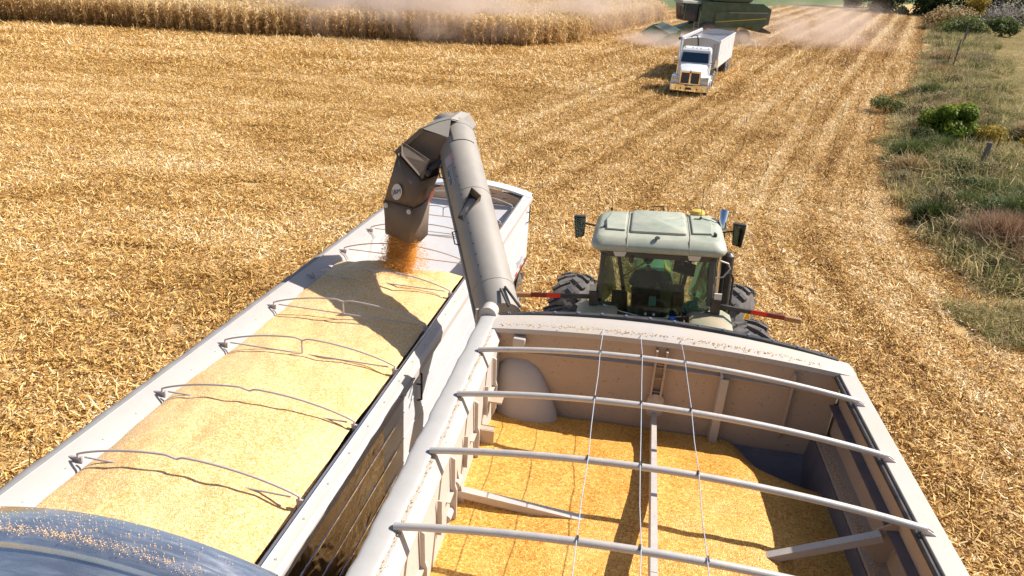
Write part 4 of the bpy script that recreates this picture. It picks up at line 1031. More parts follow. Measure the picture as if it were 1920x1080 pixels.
m = MB(); m.rev([(0, .0), (.13, .0), (.135, .03), (.11, .075), (0, .10)], (.70, .60, 3.34), (0, 0, 1), 24); m.build('satellite_receiver', 'yellow', RF)
for x in (-.52, .52):
    m = MB(); m.tube([(x, -.66, 3.325), (x*.98, -.86, 3.30), (x*.98, -1.0, 3.19), (x*.98, -1.0, 3.12)], .006, 6); m.tube([(x, -.66, 3.325), (x, .60, 3.322)], .007, 6); m.build('roof_seam', 'fender', RF)
for i in range(5):
    for x in (-.40, .40):
        m = MB(); m.tube([(x, -.55+i*.27, 3.37), (x, -.55+i*.27, 3.378)], .008, 6); m.build('roof_bolt', 'rodgrey', RF)
for x, y, h in ((.74, .30, .62), (-.86, .62, .30)):
    m = MB(); m.tube([(x, y, 3.34), (x, y, 3.34+h)], .005, 6); m.tube([(x, y, 3.33), (x, y, 3.38)], .022, 8); m.build('antenna', 'black', RF)
m = MB(); m.box(.62, .74, .22, .235, 3.355, 3.37); m.tube([(.74, .30, 3.36), (.90, .18, 3.36), (1.02, .14, 3.33)], .006, 6); m.build('antenna_cable', 'black', RF)
m = MB(); m.bar((.92, -.52, 3.34), (.94, -.62, 3.34), .03, .05); m.build('roof_clip', 'black', RF)
m = MB(); m.bar((-.93, -.42, 3.33), (-.93, -.30, 3.33), .03, .05); m.build('roof_clip', 'black', RF)
m = MB(); m.rev([(0, 0), (.045, 0), (.04, .012), (0, .015)], (-.02, -.86, 3.318), (.0, -.3, 1), 20); m.build('roof_emblem', 'black', RF)
m = MB(); m.tube([(-.09, .70, 3.30), (-.09, .72, 3.42), (.09, .72, 3.42), (.09, .70, 3.30)], .012, 6); m.build('work_light', 'black', RF)
# dark visor under the roof and lamps
m = MB(); m.loft([rrect(.96, -.90, .90, .18, 2.96), rrect(1.0, -.93, .93, .2, 3.05)]); m.build('roof_underside', 'interior', TR)
for x in (-.62, .60):
    m = MB(); m.prism([(x-.11, -.965, 3.075), (x+.11, -.965, 3.075), (x+.08, -.93, 2.98), (x-.08, -.93, 2.98)], (0, .03, 0)); m.build('rear_lamp', 'logo', TR, smooth=False)
for x in (-.42, .42):
    m = MB(); m.tube([(x, -.90, 3.0), (x, -.92, 2.88)], .035, 10); m.build('window_hinge', 'black', TR)
# pillars
def pil(a, b, w=.07): 
    m = MB(); m.bar(a, b, w, .09, up=(0, 1, 0)); return m.build('cab_pillar', 'interior', TR, smooth=False, bev=.012)
pil((-.90, -.86, 3.0), (-.92, -.95, 2.20)); pil((.90, -.86, 3.0), (.92, -.95, 2.20), .09)
pil((-.80, .82, 3.0), (-.55, 1.05, 1.5)); pil((.80, .82, 3.0), (.55, 1.05, 1.5)); pil((-.95, .0, 3.0), (-.98, -.1, 1.6)); pil((.95, .0, 3.0), (.98, -.1, 1.6))
m = MB(); pr = [(-.92, 2.14), (-.86, 2.08), (-.55, 1.97), (-.2, 1.90), (.15, 1.90), (.55, 1.97), (.86, 2.08), (.92, 2.14)]
m.tube([(x, -.955-.02*(1-abs(x)), z) for x, z in pr], .022, 8); m.build('window_seal', 'black', TR)
m = MB(); m.tube([(x, -.975, z+.018) for x, z in pr[1:-1]], .008, 6); m.build('window_trim', 'logo', TR)
m = MB(); gl = [(-.90, 2.96), (-.92, 2.14)]+pr[1:-1]+[(.92, 2.14), (.90, 2.96)]
m.prism([(x, -.87-.10*(2.96-z), z) for x, z in gl], (0, .006, 0)); RW = m.build('rear_window', 'glass', TR, smooth=False)
for x in (-.12, .02):
    m = MB(); m.tube([(x, -.975, 1.98), (x, -1.0, 1.98)], .022, 12); m.build('window_knob', 'rodgrey', RW)
m = MB(); m.bar((-.16, -.915, 2.92), (-.56, -.935, 2.60), .012, .012); m.tube([(-.16, -.92, 2.92), (-.16, -.90, 2.95)], .02, 8); m.build('wiper', 'black', RW)
m = MB(); m.prism([(-.80, .84, 2.96), (.80, .84, 2.96), (.52, 1.08, 1.5), (-.52, 1.08, 1.5)], (0, .006, 0)); m.build('windshield', 'glass', TR, smooth=False)
for s in (-1, 1):
    m = MB(); m.prism([(s*.93, -.86, 2.96), (s*.93, .8, 2.96), (s*.70, 1.0, 1.6), (s*1.0, -.1, 1.6), (s*1.0, -.9, 2.2)], (s*.004, 0, 0)); m.build('side_window', 'glass', TR, smooth=False)
# cab tub: open box so the interior can be seen
m = MB()
m.box(-.95, .95, -.98, 1.05, 1.0, 1.2)
m.prism([(-.92, -.95, 2.08), (-.86, -.95, 2.05), (-.55, -.95, 1.94), (-.2, -.95, 1.87), (.15, -.95, 1.87), (.55, -.95, 1.94), (.86, -.95, 2.05), (.92, -.95, 2.08), (.92, -.95, 1.2), (-.92, -.95, 1.2)], (0, .04, 0))
m.box(-1.0, -.92, -.95, .0, 1.2, 1.7); m.box(.92, 1.0, -.95, .0, 1.2, 1.7)
m.build('cab_tub', 'interior', TR, smooth=False)
m = MB(); m.loft([rrect(.26, -.42, .10, .1, 1.50), rrect(.28, -.44, .14, .12, 1.60), rrect(.26, -.42, .12, .12, 1.70)]); SE = m.build('seat', 'seat', TR)
m = MB()
rg = []
for z, w, y, th in ((1.64, .25, -.42, .09), (1.80, .27, -.45, .09), (1.92, .26, -.47, .08), (2.0, .22, -.48, .07), (2.04, .15, -.49, .05)):
    rg.append([(w*math.copysign(abs(math.cos(t))**.6, math.cos(t)), y+th*math.sin(t), z) for t in np.linspace(0, 2*PI, 20, endpoint=False)])
m.loft(rg); m.build('seat_back', 'seat', TR)
m = MB(); m.box(-.10, .10, -.1, .1, 1.2, 1.5); m.build('seat_post', 'black', TR, smooth=False)
m = MB(); m.loft([rrect(.001, 0, 0, 0, 0)][:0] or [[(.34, -.5, 1.2), (.60, -.5, 1.2), (.60, .45, 1.2), (.34, .45, 1.2)], [(.36, -.5, 1.85), (.56, -.5, 1.85), (.58, .40, 2.02), (.38, .40, 2.02)]]); m.build('side_console', 'interior', TR, smooth=False, bev=.02)
m = MB(); m.bar((.50, .42, 2.02), (.52, .50, 2.30), .03, .03); m.prism([(.34, .50, 2.24), (.74, .44, 2.16), (.76, .40, 2.42), (.37, .46, 2.50)], (0, .03, 0)); m.build('monitor', 'screen', TR, smooth=False)
m = MB(); m.tube([(0, .95, 1.3), (0, .58, 2.02)], .04, 10); m.rev([(.19, -.012), (.205, 0), (.19, .012), (.178, 0), (.19, -.012)], (0, .57, 2.04), (0, -.5, .86), 24)
m.tube([(-.18, .57, 2.04), (.18, .57, 2.04)], .012, 6); m.build('steering_wheel', 'black', TR)
m = MB(); m.loft([[(-.74, -.78, 1.7), (-.42, -.80, 1.7), (-.42, -.5, 1.7), (-.74, -.48, 1.7)], [(-.72, -.72, 2.25), (-.46, -.74, 2.25), (-.46, -.62, 2.25), (-.72, -.6, 2.25)]]); m.build('instructor_seat', 'seat', TR, bev=.04)
m = MB(); m.box(-.08, .04, -.90, -.86, 2.10, 2.26); m.build('window_decal', 'teal', TR, smooth=False)
# fenders and rear deck
for s in (-1, 1):
    m = MB(); rg = []
    for y, z in ((-.75, 2.02), (-1.0, 2.04), (-1.3, 2.02), (-1.6, 1.93), (-1.9, 1.75), (-2.1, 1.5)):
        x0, x1 = (.60, 1.30)
        rg.append([(s*x0, y, z), (s*(x0+.06), y, z+.04), (s*(x1-.14), y, z+.03), (s*x1, y, z-.05), (s*(x1+.02), y, z-.3), (s*(x1-.03), y, z-.3), (s*(x1-.05), y, z-.08), (s*x0, y, z-.04)])
    m.loft(rg); m.build('fender', 'fender', TR, ang=50)
m = MB(); m.loft([rrect(.46, -1.75, -1.0, .06, 1.55), rrect(.46, -1.75, -1.0, .06, 1.90), rrect(.43, -1.70, -1.0, .06, 1.94)]); m.build('rear_deck', 'fender', TR, ang=50)
m = MB(); m.tube([(.33, -1.14, 1.92), (.33, -1.14, 1.99)], .075, 16); DC = m.build('filler_neck', 'black', TR)
m = MB(); m.tube([(.33, -1.14, 1.99), (.33, -1.14, 2.03)], .045, 14); m.build('blue_filler_cap', 'blue', DC)
m = MB(); m.tube([(.50, -1.05, 1.9), (.56, -1.1, 2.05), (.60, -1.0, 2.1)], .02, 8); m.build('hydraulic_hose', 'black', TR)
m = MB(); m.tube([(.50, -1.35, 1.8), (.52, -1.15, 2.0), (.47, -.98, 2.06)], .015, 8); m.build('hydraulic_hose', 'black', TR)
# hood and engine
m = MB(); rg = []
for y, w, z in ((1.1, .40, 2.28), (1.8, .40, 2.22), (2.6, .39, 2.12), (3.3, .36, 1.98), (3.6, .30, 1.78)):
    rg.append([(-w, y, 1.2), (-w, y, z-.28), (-w*.82, y, z-.08), (-w*.45, y, z), (w*.45, y, z), (w*.82, y, z-.08), (w, y, z-.28), (w, y, 1.2)])
m.loft(rg); HO = m.build('hood', M['hoodgreen'] if 'hoodgreen' in M else 'green', TR, ang=40)
for s in (-1, 1):
    m = MB(); m.prism([(s*.345, 1.12, 2.205), (s*.23, 1.12, 2.285), (s*.20, 3.2, 2.02), (s*.31, 3.2, 1.93)], (0, 0, .006)); m.build('hood_stripe', 'yellow', HO, smooth=False)
m = MB(); m.box(-.36, .36, -1.2, 3.4, .7, 1.2); m.tube([(-1.5, -.5, 1.0), (1.5, -.5, 1.0)], .13, 12); m.tube([(-1.4, 1.62, .88), (1.4, 1.62, .88)], .10, 12); m.build('chassis', 'black', TR, smooth=False)
for s in (-1, 1):
    wheel(TR, (s*1.60, -.52, 1.0), (1, 0, 0), .98, .70, .52, 'yellow', 20, s)
    a = -.36 if s > 0 else -.22
    wheel(TR, (s*1.60, 1.62, .90), (math.cos(a), math.sin(a), 0), .90, .64, .44, 'yellow', 18, s)
# marker arms, brackets, mirrors, exhaust
for s in (-1, 1):
    dz = -.06 if s > 0 else .03
    m = MB(); m.box(min(s*.95, s*1.10), max(s*.95, s*1.10), -1.02, -.88, 2.08, 2.34); m.tube([(s*1.02, -.95, 2.05), (s*1.02, -.95, 2.38)], .035, 8); AB = m.build('arm_bracket', 'black', TR, smooth=False)
    m = MB(); m.box(min(s*.98, s*1.10), max(s*.98, s*1.10), -1.03, -1.0, 2.36, 2.46); m.build('marker_lamp', 'logo', AB, smooth=False)
    a = Vector((s*1.05, -.96, 2.22)); b = Vector((s*2.28, -1.10, 2.19+dz)); q = lambda t: a+(b-a)*t
    m = MB(); m.bar(q(0), q(1), .06, .07); AR = m.build('marker_arm', 'black', TR, smooth=False, bev=.008)
    m = MB(); m.bar(q(.44)+Vector((0, -.034, .01)), q(.64)+Vector((0, -.034, .01)), .008, .075); m.build('reflector', 'red', AR, smooth=False)
    m = MB(); m.bar(q(.64)+Vector((0, -.034, .01)), q(.86)+Vector((0, -.034, .01)), .008, .07); m.build('dark_reflector', 'darkred', AR, smooth=False)
    m = MB(); m.bar(q(.86), q(1.08), .10, .085); m.build('arm_tip', 'amber', AR, smooth=False, bev=.02)
    # mirrors
    m = MB(); m.tube([(s*.98, .70, 3.06), (s*1.22, .72, 3.10), (s*1.36, .72, 3.12)], .018, 8); MA = m.build('mirror_arm', 'black', TR)
    m = MB(); m.loft([[(s*1.34, .66, 2.88), (s*1.50, .62, 2.84), (s*1.50, .72, 2.84), (s*1.34, .74, 2.88)], [(s*1.32, .66, 3.28), (s*1.54, .60, 3.28), (s*1.54, .72, 3.28), (s*1.32, .76, 3.28)]]); MI = m.build('mirror', 'black', MA, bev=.015)
    m = MB(); m.prism([(s*1.352, .652, 2.90), (s*1.49, .612, 2.87), (s*1.525, .596, 3.25), (s*1.335, .652, 3.25)], (0, -.006, 0)); m.build('mirror_glass', 'mirrorglass', MA, smooth=False)
m = MB(); m.tube([(1.14, .78, 1.6), (1.14, .78, 3.1), (1.14, .80, 3.30), (1.17, .92, 3.42)], [.08, .08, .08, .085], 16); m.build('exhaust_stack', 'chrome', TR)
m = MB(); m.tube([(1.20, -.45, 1.5), (1.20, -.45, 2.95)], .10, 16); m.tube([(1.20, -.45, 2.95), (1.20, -.45, 3.0)], [.10, .05], 16); m.build('air_cleaner', 'black', TR)
m = MB(); m.tube([(1.13, -.62, 1.9), (1.13, -.62, 2.6), (1.17, -.62, 2.68), (1.26, -.62, 2.68), (1.30, -.62, 2.6), (1.30, -.62, 1.9)], .02, 8); m.build('hand_rail', 'black', TR)
m = MB(); m.tube([(1.02, -.9, 3.0), (1.16, -.88, 2.95), (1.20, -.85, 2.85), (1.10, -.9, 2.72), (.98, -.92, 2.70)], .014, 8); m.build('grab_handle', 'rodgrey', TR)

for ch in TR.children:                                    # the cab sits a little forward of the axle
    nm = ch.name.split('.')[0]
    if nm in ('wheel', 'chassis', 'hood'): continue
    ch.location = (0, 0 if nm in ('mirror_arm', 'exhaust_stack') else .33, .16)
CABUP = Vector((0, .33, .16))
# ------------------------------------------------------------ driver
def skin_body(name, joints, edges, root, mat, parent, sub=2):
    me = bpy.data.meshes.new(name); me.from_pydata([j[:3] for j in joints], edges, []); o = bpy.data.objects.new(name, me); COL.objects.link(o); o.parent = parent
    me.materials.append(M[mat])
    sk = o.modifiers.new('skin', 'SKIN'); sk.use_smooth_shade = True
    for v, j in zip(me.skin_vertices[0].data, joints): v.radius = (j[3], j[4] if len(j) > 4 else j[3])
    me.skin_vertices[0].data[root].use_root = True
    sb = o.modifiers.new('sub', 'SUBSURF'); sb.levels = sub; sb.render_levels = sub
    return o
tm = Matrix.Translation((2.68, 11.3, 0)) @ Euler((0, -.06, -.17)).to_matrix().to_4x4()
DR = thing('person', 'driver in dark navy shirt and glasses seated in the tractor cab, head turned left', 'person', tm @ (Vector((-.12, -.02, 1.74))+CABUP), rot=(0, -.06, -.17))
J = [(0, 0, .10, .15, .12), (0, -.02, .28, .145, .11), (0, -.03, .48, .17, .12), (0, -.01, .60, .12, .09), (0, .02, .70, .055), (0, .03, .78, .05),   # pelvis..neck
     (-.19, -.01, .58, .075), (-.28, .10, .36, .052), (-.16, .36, .34, .040), (-.10, .46, .38, .032),     # left arm
     (.19, -.01, .58, .075), (.32, .08, .36, .052), (.40, .30, .30, .040), (.42, .38, .31, .032),       # right arm
     (-.12, .10, .08, .10), (-.17, .48, .10, .075), (-.18, .50, -.28, .05), (-.18, .60, -.34, .045),
     (.12, .10, .08, .10), (.17, .48, .10, .075), (.18, .50, -.28, .05), (.18, .60, -.34, .045)]
E_ = [(0, 1), (1, 2), (2, 3), (3, 4), (4, 5), (3, 6), (6, 7), (7, 8), (8, 9), (3, 10), (10, 11), (11, 12), (12, 13), (0, 14), (14, 15), (15, 16), (16, 17), (0, 18), (18, 19), (19, 20), (20, 21)]
def inflate(k): return [(j[0], j[1], j[2], j[3]*k+.012, (j[4] if len(j) > 4 else j[3])*k+.012) for j in J]
JI = inflate(1.16)
J = [(j[0], j[1], j[2], j[3]*(.86 if i in (0, 1, 2, 3, 6, 7, 10, 11) else 1), (j[4] if len(j) > 4 else j[3])*(.86 if i in (0, 1, 2, 3, 6, 7, 10, 11) else 1)) for i, j in enumerate(J)]
JI[4] = (0, .02, .69, .068)
si = [0, 1, 2, 3, 4, 6, 7, 8, 10, 11, 12]; mp = {a: i for i, a in enumerate(si)}
body = skin_body('body', J, E_, 0, 'skin', DR)
skin_body('shirt', [JI[i] for i in si], [(mp[a], mp[b]) for a, b in E_ if a in mp and b in mp], 0, 'shirt', DR)
si = [0, 14, 15, 16, 18, 19, 20]; mp = {a: i for i, a in enumerate(si)}
skin_body('jeans', [JI[i] for i in si], [(mp[a], mp[b]) for a, b in E_ if a in mp and b in mp], 0, 'jeans', DR)
# head turned to the left: an ellipsoid shaped with face, nose, ears
hc = Vector((-.02, .05, .90)); fd = Vector((-.95, .30, -.05)).normalized(); sd = fd.cross(Vector((0, 0, 1))).normalized(); ud = sd.cross(fd)
def headmesh():
    vs = []; fs = []; nu, nv = 20, 14
    for j in range(nv+1):
        ph = PI*j/nv-PI/2
        for i in range(nu):
            th = 2*PI*i/nu; x = math.cos(ph)*math.cos(th); y = math.cos(ph)*math.sin(th); z = math.sin(ph)
            a = .098*x*(1.0+.10*(z < 0)*0); b = .076*y*(1-.22*max(0, -z)); c = .125*z
            if x > 0: a *= (1-.10*max(0, -z))
            if x > .85 and abs(y) < .35 and -.25 < z < .1: a += .022*(1-abs(y)/.35)      # nose
            if x > .7 and .1 < z < .3: a -= .006                                          # eye sockets
            vs.append(hc+fd*a+sd*b+ud*c)
    for j in range(nv):
        for i in range(nu): fs.append((j*nu+i, j*nu+(i+1) % nu, (j+1)*nu+(i+1) % nu, (j+1)*nu+i))
    return vs, fs
m = MB(); m.add(*headmesh())
for s in (-1, 1): m.rev([(0, 0), (.026, .0), (.030, .008), (.015, .014), (0, .014)], hc+sd*s*.072-ud*.005, sd*s, 12)
HE = m.build('head', 'skin', DR, ang=80)
m = MB(); vs = []; fs = []; nu, nv = 20, 8
for j in range(nv+1):
    ph = PI/2*(1-j/nv*1.18)
    for i in range(nu):
        th = 2*PI*i/nu; x = math.cos(ph)*math.cos(th); y = math.cos(ph)*math.sin(th); z = math.sin(ph)
        k = 1.10; zz = max(z, .28) if x > .35 else z
        vs.append(hc+fd*(.098*x*k-.006)+sd*.080*y*k+ud*.128*zz*1.05)
for j in range(nv):
    for i in range(nu): fs.append((j*nu+i, j*nu+(i+1) % nu, (j+1)*nu+(i+1) % nu, (j+1)*nu+i))
m.add(vs, fs); m.build('hair', 'hair', DR, ang=80)
m = MB(); m.tube([hc+fd*.098+sd*.035+ud*.03, hc+fd*.085+sd*.07+ud*.03, hc+sd*.082+ud*.025], .0035, 6); m.tube([hc+fd*.10-sd*.035+ud*.03, hc+fd*.085-sd*.07+ud*.03, hc-sd*.082+ud*.025], .0035, 6)
for s in (-1, 1): m.tube([hc+fd*.103+sd*s*.03+ud*.03, hc+fd*.106+sd*s*.03+ud*.03], .024, 12)
m.build('glasses', 'black', DR)
for s, wr in ((-1, J[9]), (1, J[13])):
    w0 = Vector(wr[:3]); f_ = Vector((.15 if s < 0 else .05, 1, -.15)).normalized(); r_ = Vector((1, -.15, 0)).normalized()
    hj = [(*w0, .030), (*(w0+f_*.05), .036, .02), (*(w0+f_*.085), .036, .018)]; he = [(0, 1), (1, 2)]
    for i, (o_, l) in enumerate(((-.027, .062), (-.009, .072), (.009, .068), (.027, .052))):
        b0 = w0+f_*.088+r_*o_; k = len(hj)
        hj += [(*b0, .010), (*(b0+f_*l*.5+Vector((0, 0, -.006))), .009), (*(b0+f_*l*.85+Vector((0, 0, -.03))), .008)]; he += [(2, k), (k, k+1), (k+1, k+2)]
    b0 = w0+f_*.035-r_*s*.035; k = len(hj); hj += [(*b0, .011), (*(b0+f_*.035-r_*s*.018), .009)]; he += [(1, k), (k, k+1)]
    skin_body('hand', hj, he, 0, 'skin', DR, 1)
# plastic bag on the console
m = MB(); rg = []
for j, (z, w) in enumerate(((0, .07), (.03, .13), (.10, .145), (.17, .12), (.23, .07), (.28, .05), (.31, .07))):
    rg.append([(w*math.cos(t)*(1+.16*math.sin(3*t+j)), w*.75*math.sin(t)*(1+.2*math.cos(4*t+j*1.3)), z) for t in np.linspace(0, 2*PI, 18, endpoint=False)])
m.loft(rg); bgo = m.build('plastic_bag', 'teal', None, ang=20); bgo.location = tm @ (Vector((.60, -.66, 1.92))+CABUP); bgo.rotation_euler = (.2, .35, .3)
tag(bgo, 'crumpled pale teal plastic bag beside the seat inside the tractor cab', 'plastic bag')
m = MB(); m.box(-.14, .14, -.14, .14, 0, .66); q = m.build('storage_bin', 'interior', TR, smooth=False, bev=.02); q.location = (.66, -.68+.33, 1.22+.16)
# ============================================================ semi truck and its trailer, beyond
def gz(x, y): return float(zf(x, y))
TK = thing('semi_truck', 'white semi truck tractor with chrome grille facing the viewer across the field', 'truck', (10.25, 44.4, gz(10.25, 44.4)), rot=(.045, 0, -.30))
m = MB()
hp = lambda y, w, z, zb=.95: [(-w, y, zb), (-w, y, z-.22), (-w*.86, y, z-.05), (-w*.4, y, z), (w*.4, y, z), (w*.86, y, z-.05), (w, y, z-.22), (w, y, zb)]
m.loft([hp(.16, .64, 1.50, .80), hp(.5, .74, 1.62), hp(1.2, .88, 1.76), hp(1.75, .95, 1.86)]); m.build('hood', 'truckwhite', TK, ang=40)
for s in (-1, 1):
    m = MB(); rg = []
    for t in np.linspace(-.1, PI+.1, 12):
        c, z = math.cos(t), math.sin(t); y0 = 1.0-.78*c*1.02; z0 = .56+.72*z
        rg.append([(s*.62, y0, z0), (s*1.12, y0, z0-.03), (s*1.19, y0, z0-.10), (s*1.17, y0, z0-.14), (s*.62, y0, z0-.06)])
    m.loft(rg); m.prism([(s*.62, .16, .80), (s*1.12, .22, .80), (s*1.16, .40, .80), (s*.62, .40, .80)], (0, 0, .42)); FD = m.build('fender', 'truckwhite', TK, ang=50)
    m = MB(); m.prism([(s*.74, .135, 1.00), (s*1.10, .205, 1.02), (s*1.09, .215, 1.24), (s*.80, .15, 1.20)], (0, .03, 0)); m.build('headlight', 'lamp', TK, smooth=False, bev=.01)
m = MB(); m.box(-.56, -.05, .10, .14, .82, 1.48); m.box(.05, .56, .10, .14, .82, 1.48); m.build('grille_screen', 'grille', TK, smooth=False)
m = MB()
for b_ in ((-.64, -.55, .78, 1.54), (.55, .64, .78, 1.54), (-.05, .05, .78, 1.6), (-.64, .64, .74, .82), (-.64, .64, 1.46, 1.56)): m.box(b_[0], b_[1], .08+.002*abs(b_[2]), .16, b_[2], b_[3])
m.build('grille_frame', 'chrome', TK, smooth=False)
m = MB(); m.rev([(0, 0), (.06, 0), (.05, .02), (0, .03)], (0, .075, 1.50), (0, -1, 0), 16); m.build('grille_badge', 'darkred', TK)
m = MB(); rg = []
for x, y in ((-1.18, .32), (-1.12, .10), (-.7, .0), (0, -.04), (.7, .0), (1.12, .10), (1.18, .32)): rg.append([(x, y, .36), (x, y+.0, .74), (x, y+.06, .76), (x, y+.06, .34)])
m.loft(rg); BP = m.build('bumper', 'chrome', TK, ang=40)
m = MB(); m.box(-.20, .16, -.07, -.03, .46, .60); m.box(-.28, .24, -.055, -.035, .69, .73); m.build('licence_plate', 'black', BP, smooth=False)
for x in (-.50, .50):
    m = MB(); m.rev([(0, 0), (.05, 0), (.045, .01), (0, .012)], (x, -.012, .52), (0, -1, 0), 14); m.build('fog_lamp', 'black', BP)
m = MB()
cs = lambda z, y0, w: [(-w, y0, z), (w, y0, z), (w*1.0, 3.25, z), (-w*1.0, 3.25, z)]
m.loft([cs(.95, 1.70, .98), cs(1.86, 1.70, .98), cs(1.90, 1.75, .97), cs(2.45, 2.02, .93), cs(2.60, 2.08, .91), cs(2.70, 2.22, .84), cs(2.74, 2.5, .75)]); CB = m.build('cab', 'truckwhite', TK, smooth=False, bev=.03)
m = MB(); m.prism([(-.86, 1.735, 1.90), (.86, 1.735, 1.90), (.80, 2.00, 2.46), (-.80, 2.00, 2.46)], (0, -.012, .004)); m.build('windshield', 'windshield', TK, smooth=False, bev=.004)
m = MB(); m.prism([(-.22, 1.80, 2.06), (.12, 1.80, 2.06), (.28, 1.96, 2.42), (-.34, 1.96, 2.42)], (0, -.022, -.012)); m.build('rear_window_glow', m_glass('rear_glass', (.4, .7, .7), .2), CB, smooth=False) if False else None
for s in (-1, 1):
    m = MB(); m.prism([(s*.985, 2.0, 1.86), (s*.985, 2.75, 1.86), (s*.945, 2.72, 2.40), (s*.945, 2.20, 2.40)], (s*.008, 0, 0)); m.build('side_window', 'windshield', TK, smooth=False)
    m = MB(); m.box(s*.99 if s > 0 else -1.0, s*1.0 if s > 0 else -.99, 1.85, 2.82, 1.0, 1.84); m.box(min(s*1.0, s*1.02), max(s*1.0, s*1.02), 2.60, 2.76, 1.62, 1.66); m.build('door', 'truckwhite', TK, smooth=False)
    m = MB(); m.tube([(s*.98, 1.80, 1.80), (s*1.32, 1.66, 1.80)], .018, 6); m.tube([(s*.98, 1.80, 1.92), (s*1.32, 1.66, 1.92)], .018, 6); MA = m.build('mirror_arm', 'black', TK)
    m = MB(); m.box(min(s*1.28, s*1.46), max(s*1.28, s*1.46), 1.62, 1.72, 1.72, 2.20); m.build('mirror', 'chrome', MA, bev=.02)
    wheel(TK, (s*1.0, 1.0, .52), (1, 0, 0), .52, .28, .30, 'chrome', 0, s)
    for y in (4.3, 5.6): wheel(TK, (s*.93, y, .52), (1, 0, 0), .52, .56, .30, 'chrome', 0, s)
    m = MB(); m.tube([(s*.95, 2.0, .72), (s*.95, 3.5, .72)], .30, 20); m.build('fuel_tank', 'chrome', TK)
    m = MB(); m.box(min(s*.8, s*1.2), max(s*.8, s*1.2), 1.9, 2.7, .38, .44); m.build('step', 'chrome', TK, smooth=False)
for i, x in enumerate((-.72, -.25, 0, .25, .72)):
    m = MB(); m.loft([[(x-.05, 2.20, 2.66), (x+.05, 2.20, 2.66), (x+.05, 2.36, 2.68), (x-.05, 2.36, 2.68)], [(x-.03, 2.26, 2.74), (x+.03, 2.26, 2.74), (x+.03, 2.34, 2.75), (x-.03, 2.34, 2.75)]]); m.build('roof_marker_lamp', 'amber', TK)
m = MB(); m.tube([(-1.12, 3.35, .8), (-1.12, 3.35, 3.0), (-1.12, 3.42, 3.12), (-1.16, 3.55, 3.18)], .075, 14); m.build('exhaust_stack', 'chrome', TK)
m = MB(); m.tube([(-1.0, 2.0, .9), (-1.0, 1.95, 1.6), (-1.02, 1.9, 2.1)], .015, 6); m.build('grab_handle', 'chrome', TK)
m = MB(); m.box(-.45, .45, 1.2, 6.2, .62, .92); m.tube([(-.9, 4.3, .52), (.9, 4.3, .52)], .08, 8); m.tube([(-.9, 5.6, .52), (.9, 5.6, .52)], .08, 8); m.rev([(0, 0), (.5, 0), (.5, .08), (0, .09)], (0, 5.2, .92), (0, 0, 1), 20); m.build('chassis', 'black', TK, smooth=False)
tx, ty = 12.2, 50.85
T2 = thing('grain_trailer', 'white grain trailer coupled behind the semi truck far across the field', 'grain trailer', (tx, ty, gz(tx, ty)), rot=(.052, 0, -.39))
LN = 7.6
m = MB()
for s in (-1, 1): m.box(min(s*1.24, s*1.27), max(s*1.24, s*1.27), 0, LN, .98, 2.72)
m.box(-1.24, 1.24, LN-.03, LN, .98, 2.72); m.build('side_wall', 'white', T2, smooth=False)
m = MB()
for s in (-1, 1):
    for i in range(4): m.box(min(s*1.27, s*1.278), max(s*1.27, s*1.278), 1.1+i*1.8, 1.125+i*1.8, 1.9, 2.5)
m.build('wall_rib', 'white_in', T2, smooth=False)
m = MB(); m.prism([(x, 0, z) for x, z in arc(-1.26, 1.26, 2.72, .22)]+[(1.26, 0, .98), (-1.26, 0, .98)], (0, -.02, 0)); m.build('front_wall', 'greyblue', T2, smooth=False)
m = MB(); m.prism([(x, LN+.01, z) for x, z in arc(-1.26, 1.26, 2.72, .2)]+[(1.26, LN+.01, 2.5), (-1.26, LN+.01, 2.5)], (0, .02, 0)); m.build('rear_arch', 'white', T2, smooth=False)
m = MB()
for s in (-1, 1): m.box(min(s*1.22, s*1.31), max(s*1.22, s*1.31), -.04, LN+.04, 2.72, 2.80)
m.build('top_rail', 'white', T2, smooth=False)
m = MB(); m.sheet([(-1.22, .05, 2.6), (1.22, .05, 2.6), (1.22, 2.6, 1.2), (-1.22, 2.6, 1.2)], .02); m.sheet([(-1.22, 2.6, 1.2), (1.22, 2.6, 1.2), (1.22, 5.0, 1.2), (-1.22, 5.0, 1.2)], .02); m.sheet([(-1.22, 5.0, 1.2), (1.22, 5.0, 1.2), (1.22, LN-.05, 2.6), (-1.22, LN-.05, 2.6)], .02)
m.build('slope_sheet', 'greyblue', T2, smooth=False)
for k in range(8):
    y = .55+k*.93; m = MB(); m.tube([(-1.22+2.44*i/12, y, 2.78+.2*(1-(2*i/12-1)**2)) for i in range(13)], .022, 6); m.build('roof_bow', 'rodgrey', T2)
m = MB(); m.tube([(-1.36, -.75, 2.86), (-1.36, LN, 2.86)], .10, 12); rt = m.build('rolled_tarp', 'tarp', T2)
m = MB(); m.tube([(-1.36, -1.05, 2.86), (-1.36, -.76, 2.86)], .085, 10); m.build('tarp_crank', 'black', rt)
m = MB(); m.tube([(-.15, -.05, 2.0), (-.25, -.10, 2.7), (-.35, -.05, 3.05), (-.6, .0, 3.05), (-.8, .1, 2.9)], .035, 8); m.build('tarp_arm', 'black', T2)
m = MB(); m.box(.85, .95, -.06, -.02, 1.5, 2.6); m.box(1.08, 1.14, -.06, -.02, 1.2, 2.66)
for i in range(5): m.box(.86, 1.12, -.05, -.03, 1.4+i*.26, 1.43+i*.26)
m.build('ladder', 'rail', T2, smooth=False)
m = MB()
for ym in (1.6, 4.1): m.loft([[(-1.24, ym-1.2, .98), (1.24, ym-1.2, .98), (1.24, ym+1.2, .98), (-1.24, ym+1.2, .98)], [(-.4, ym-.3, .5), (.4, ym-.3, .5), (.4, ym+.3, .5), (-.4, ym+.3, .5)]])
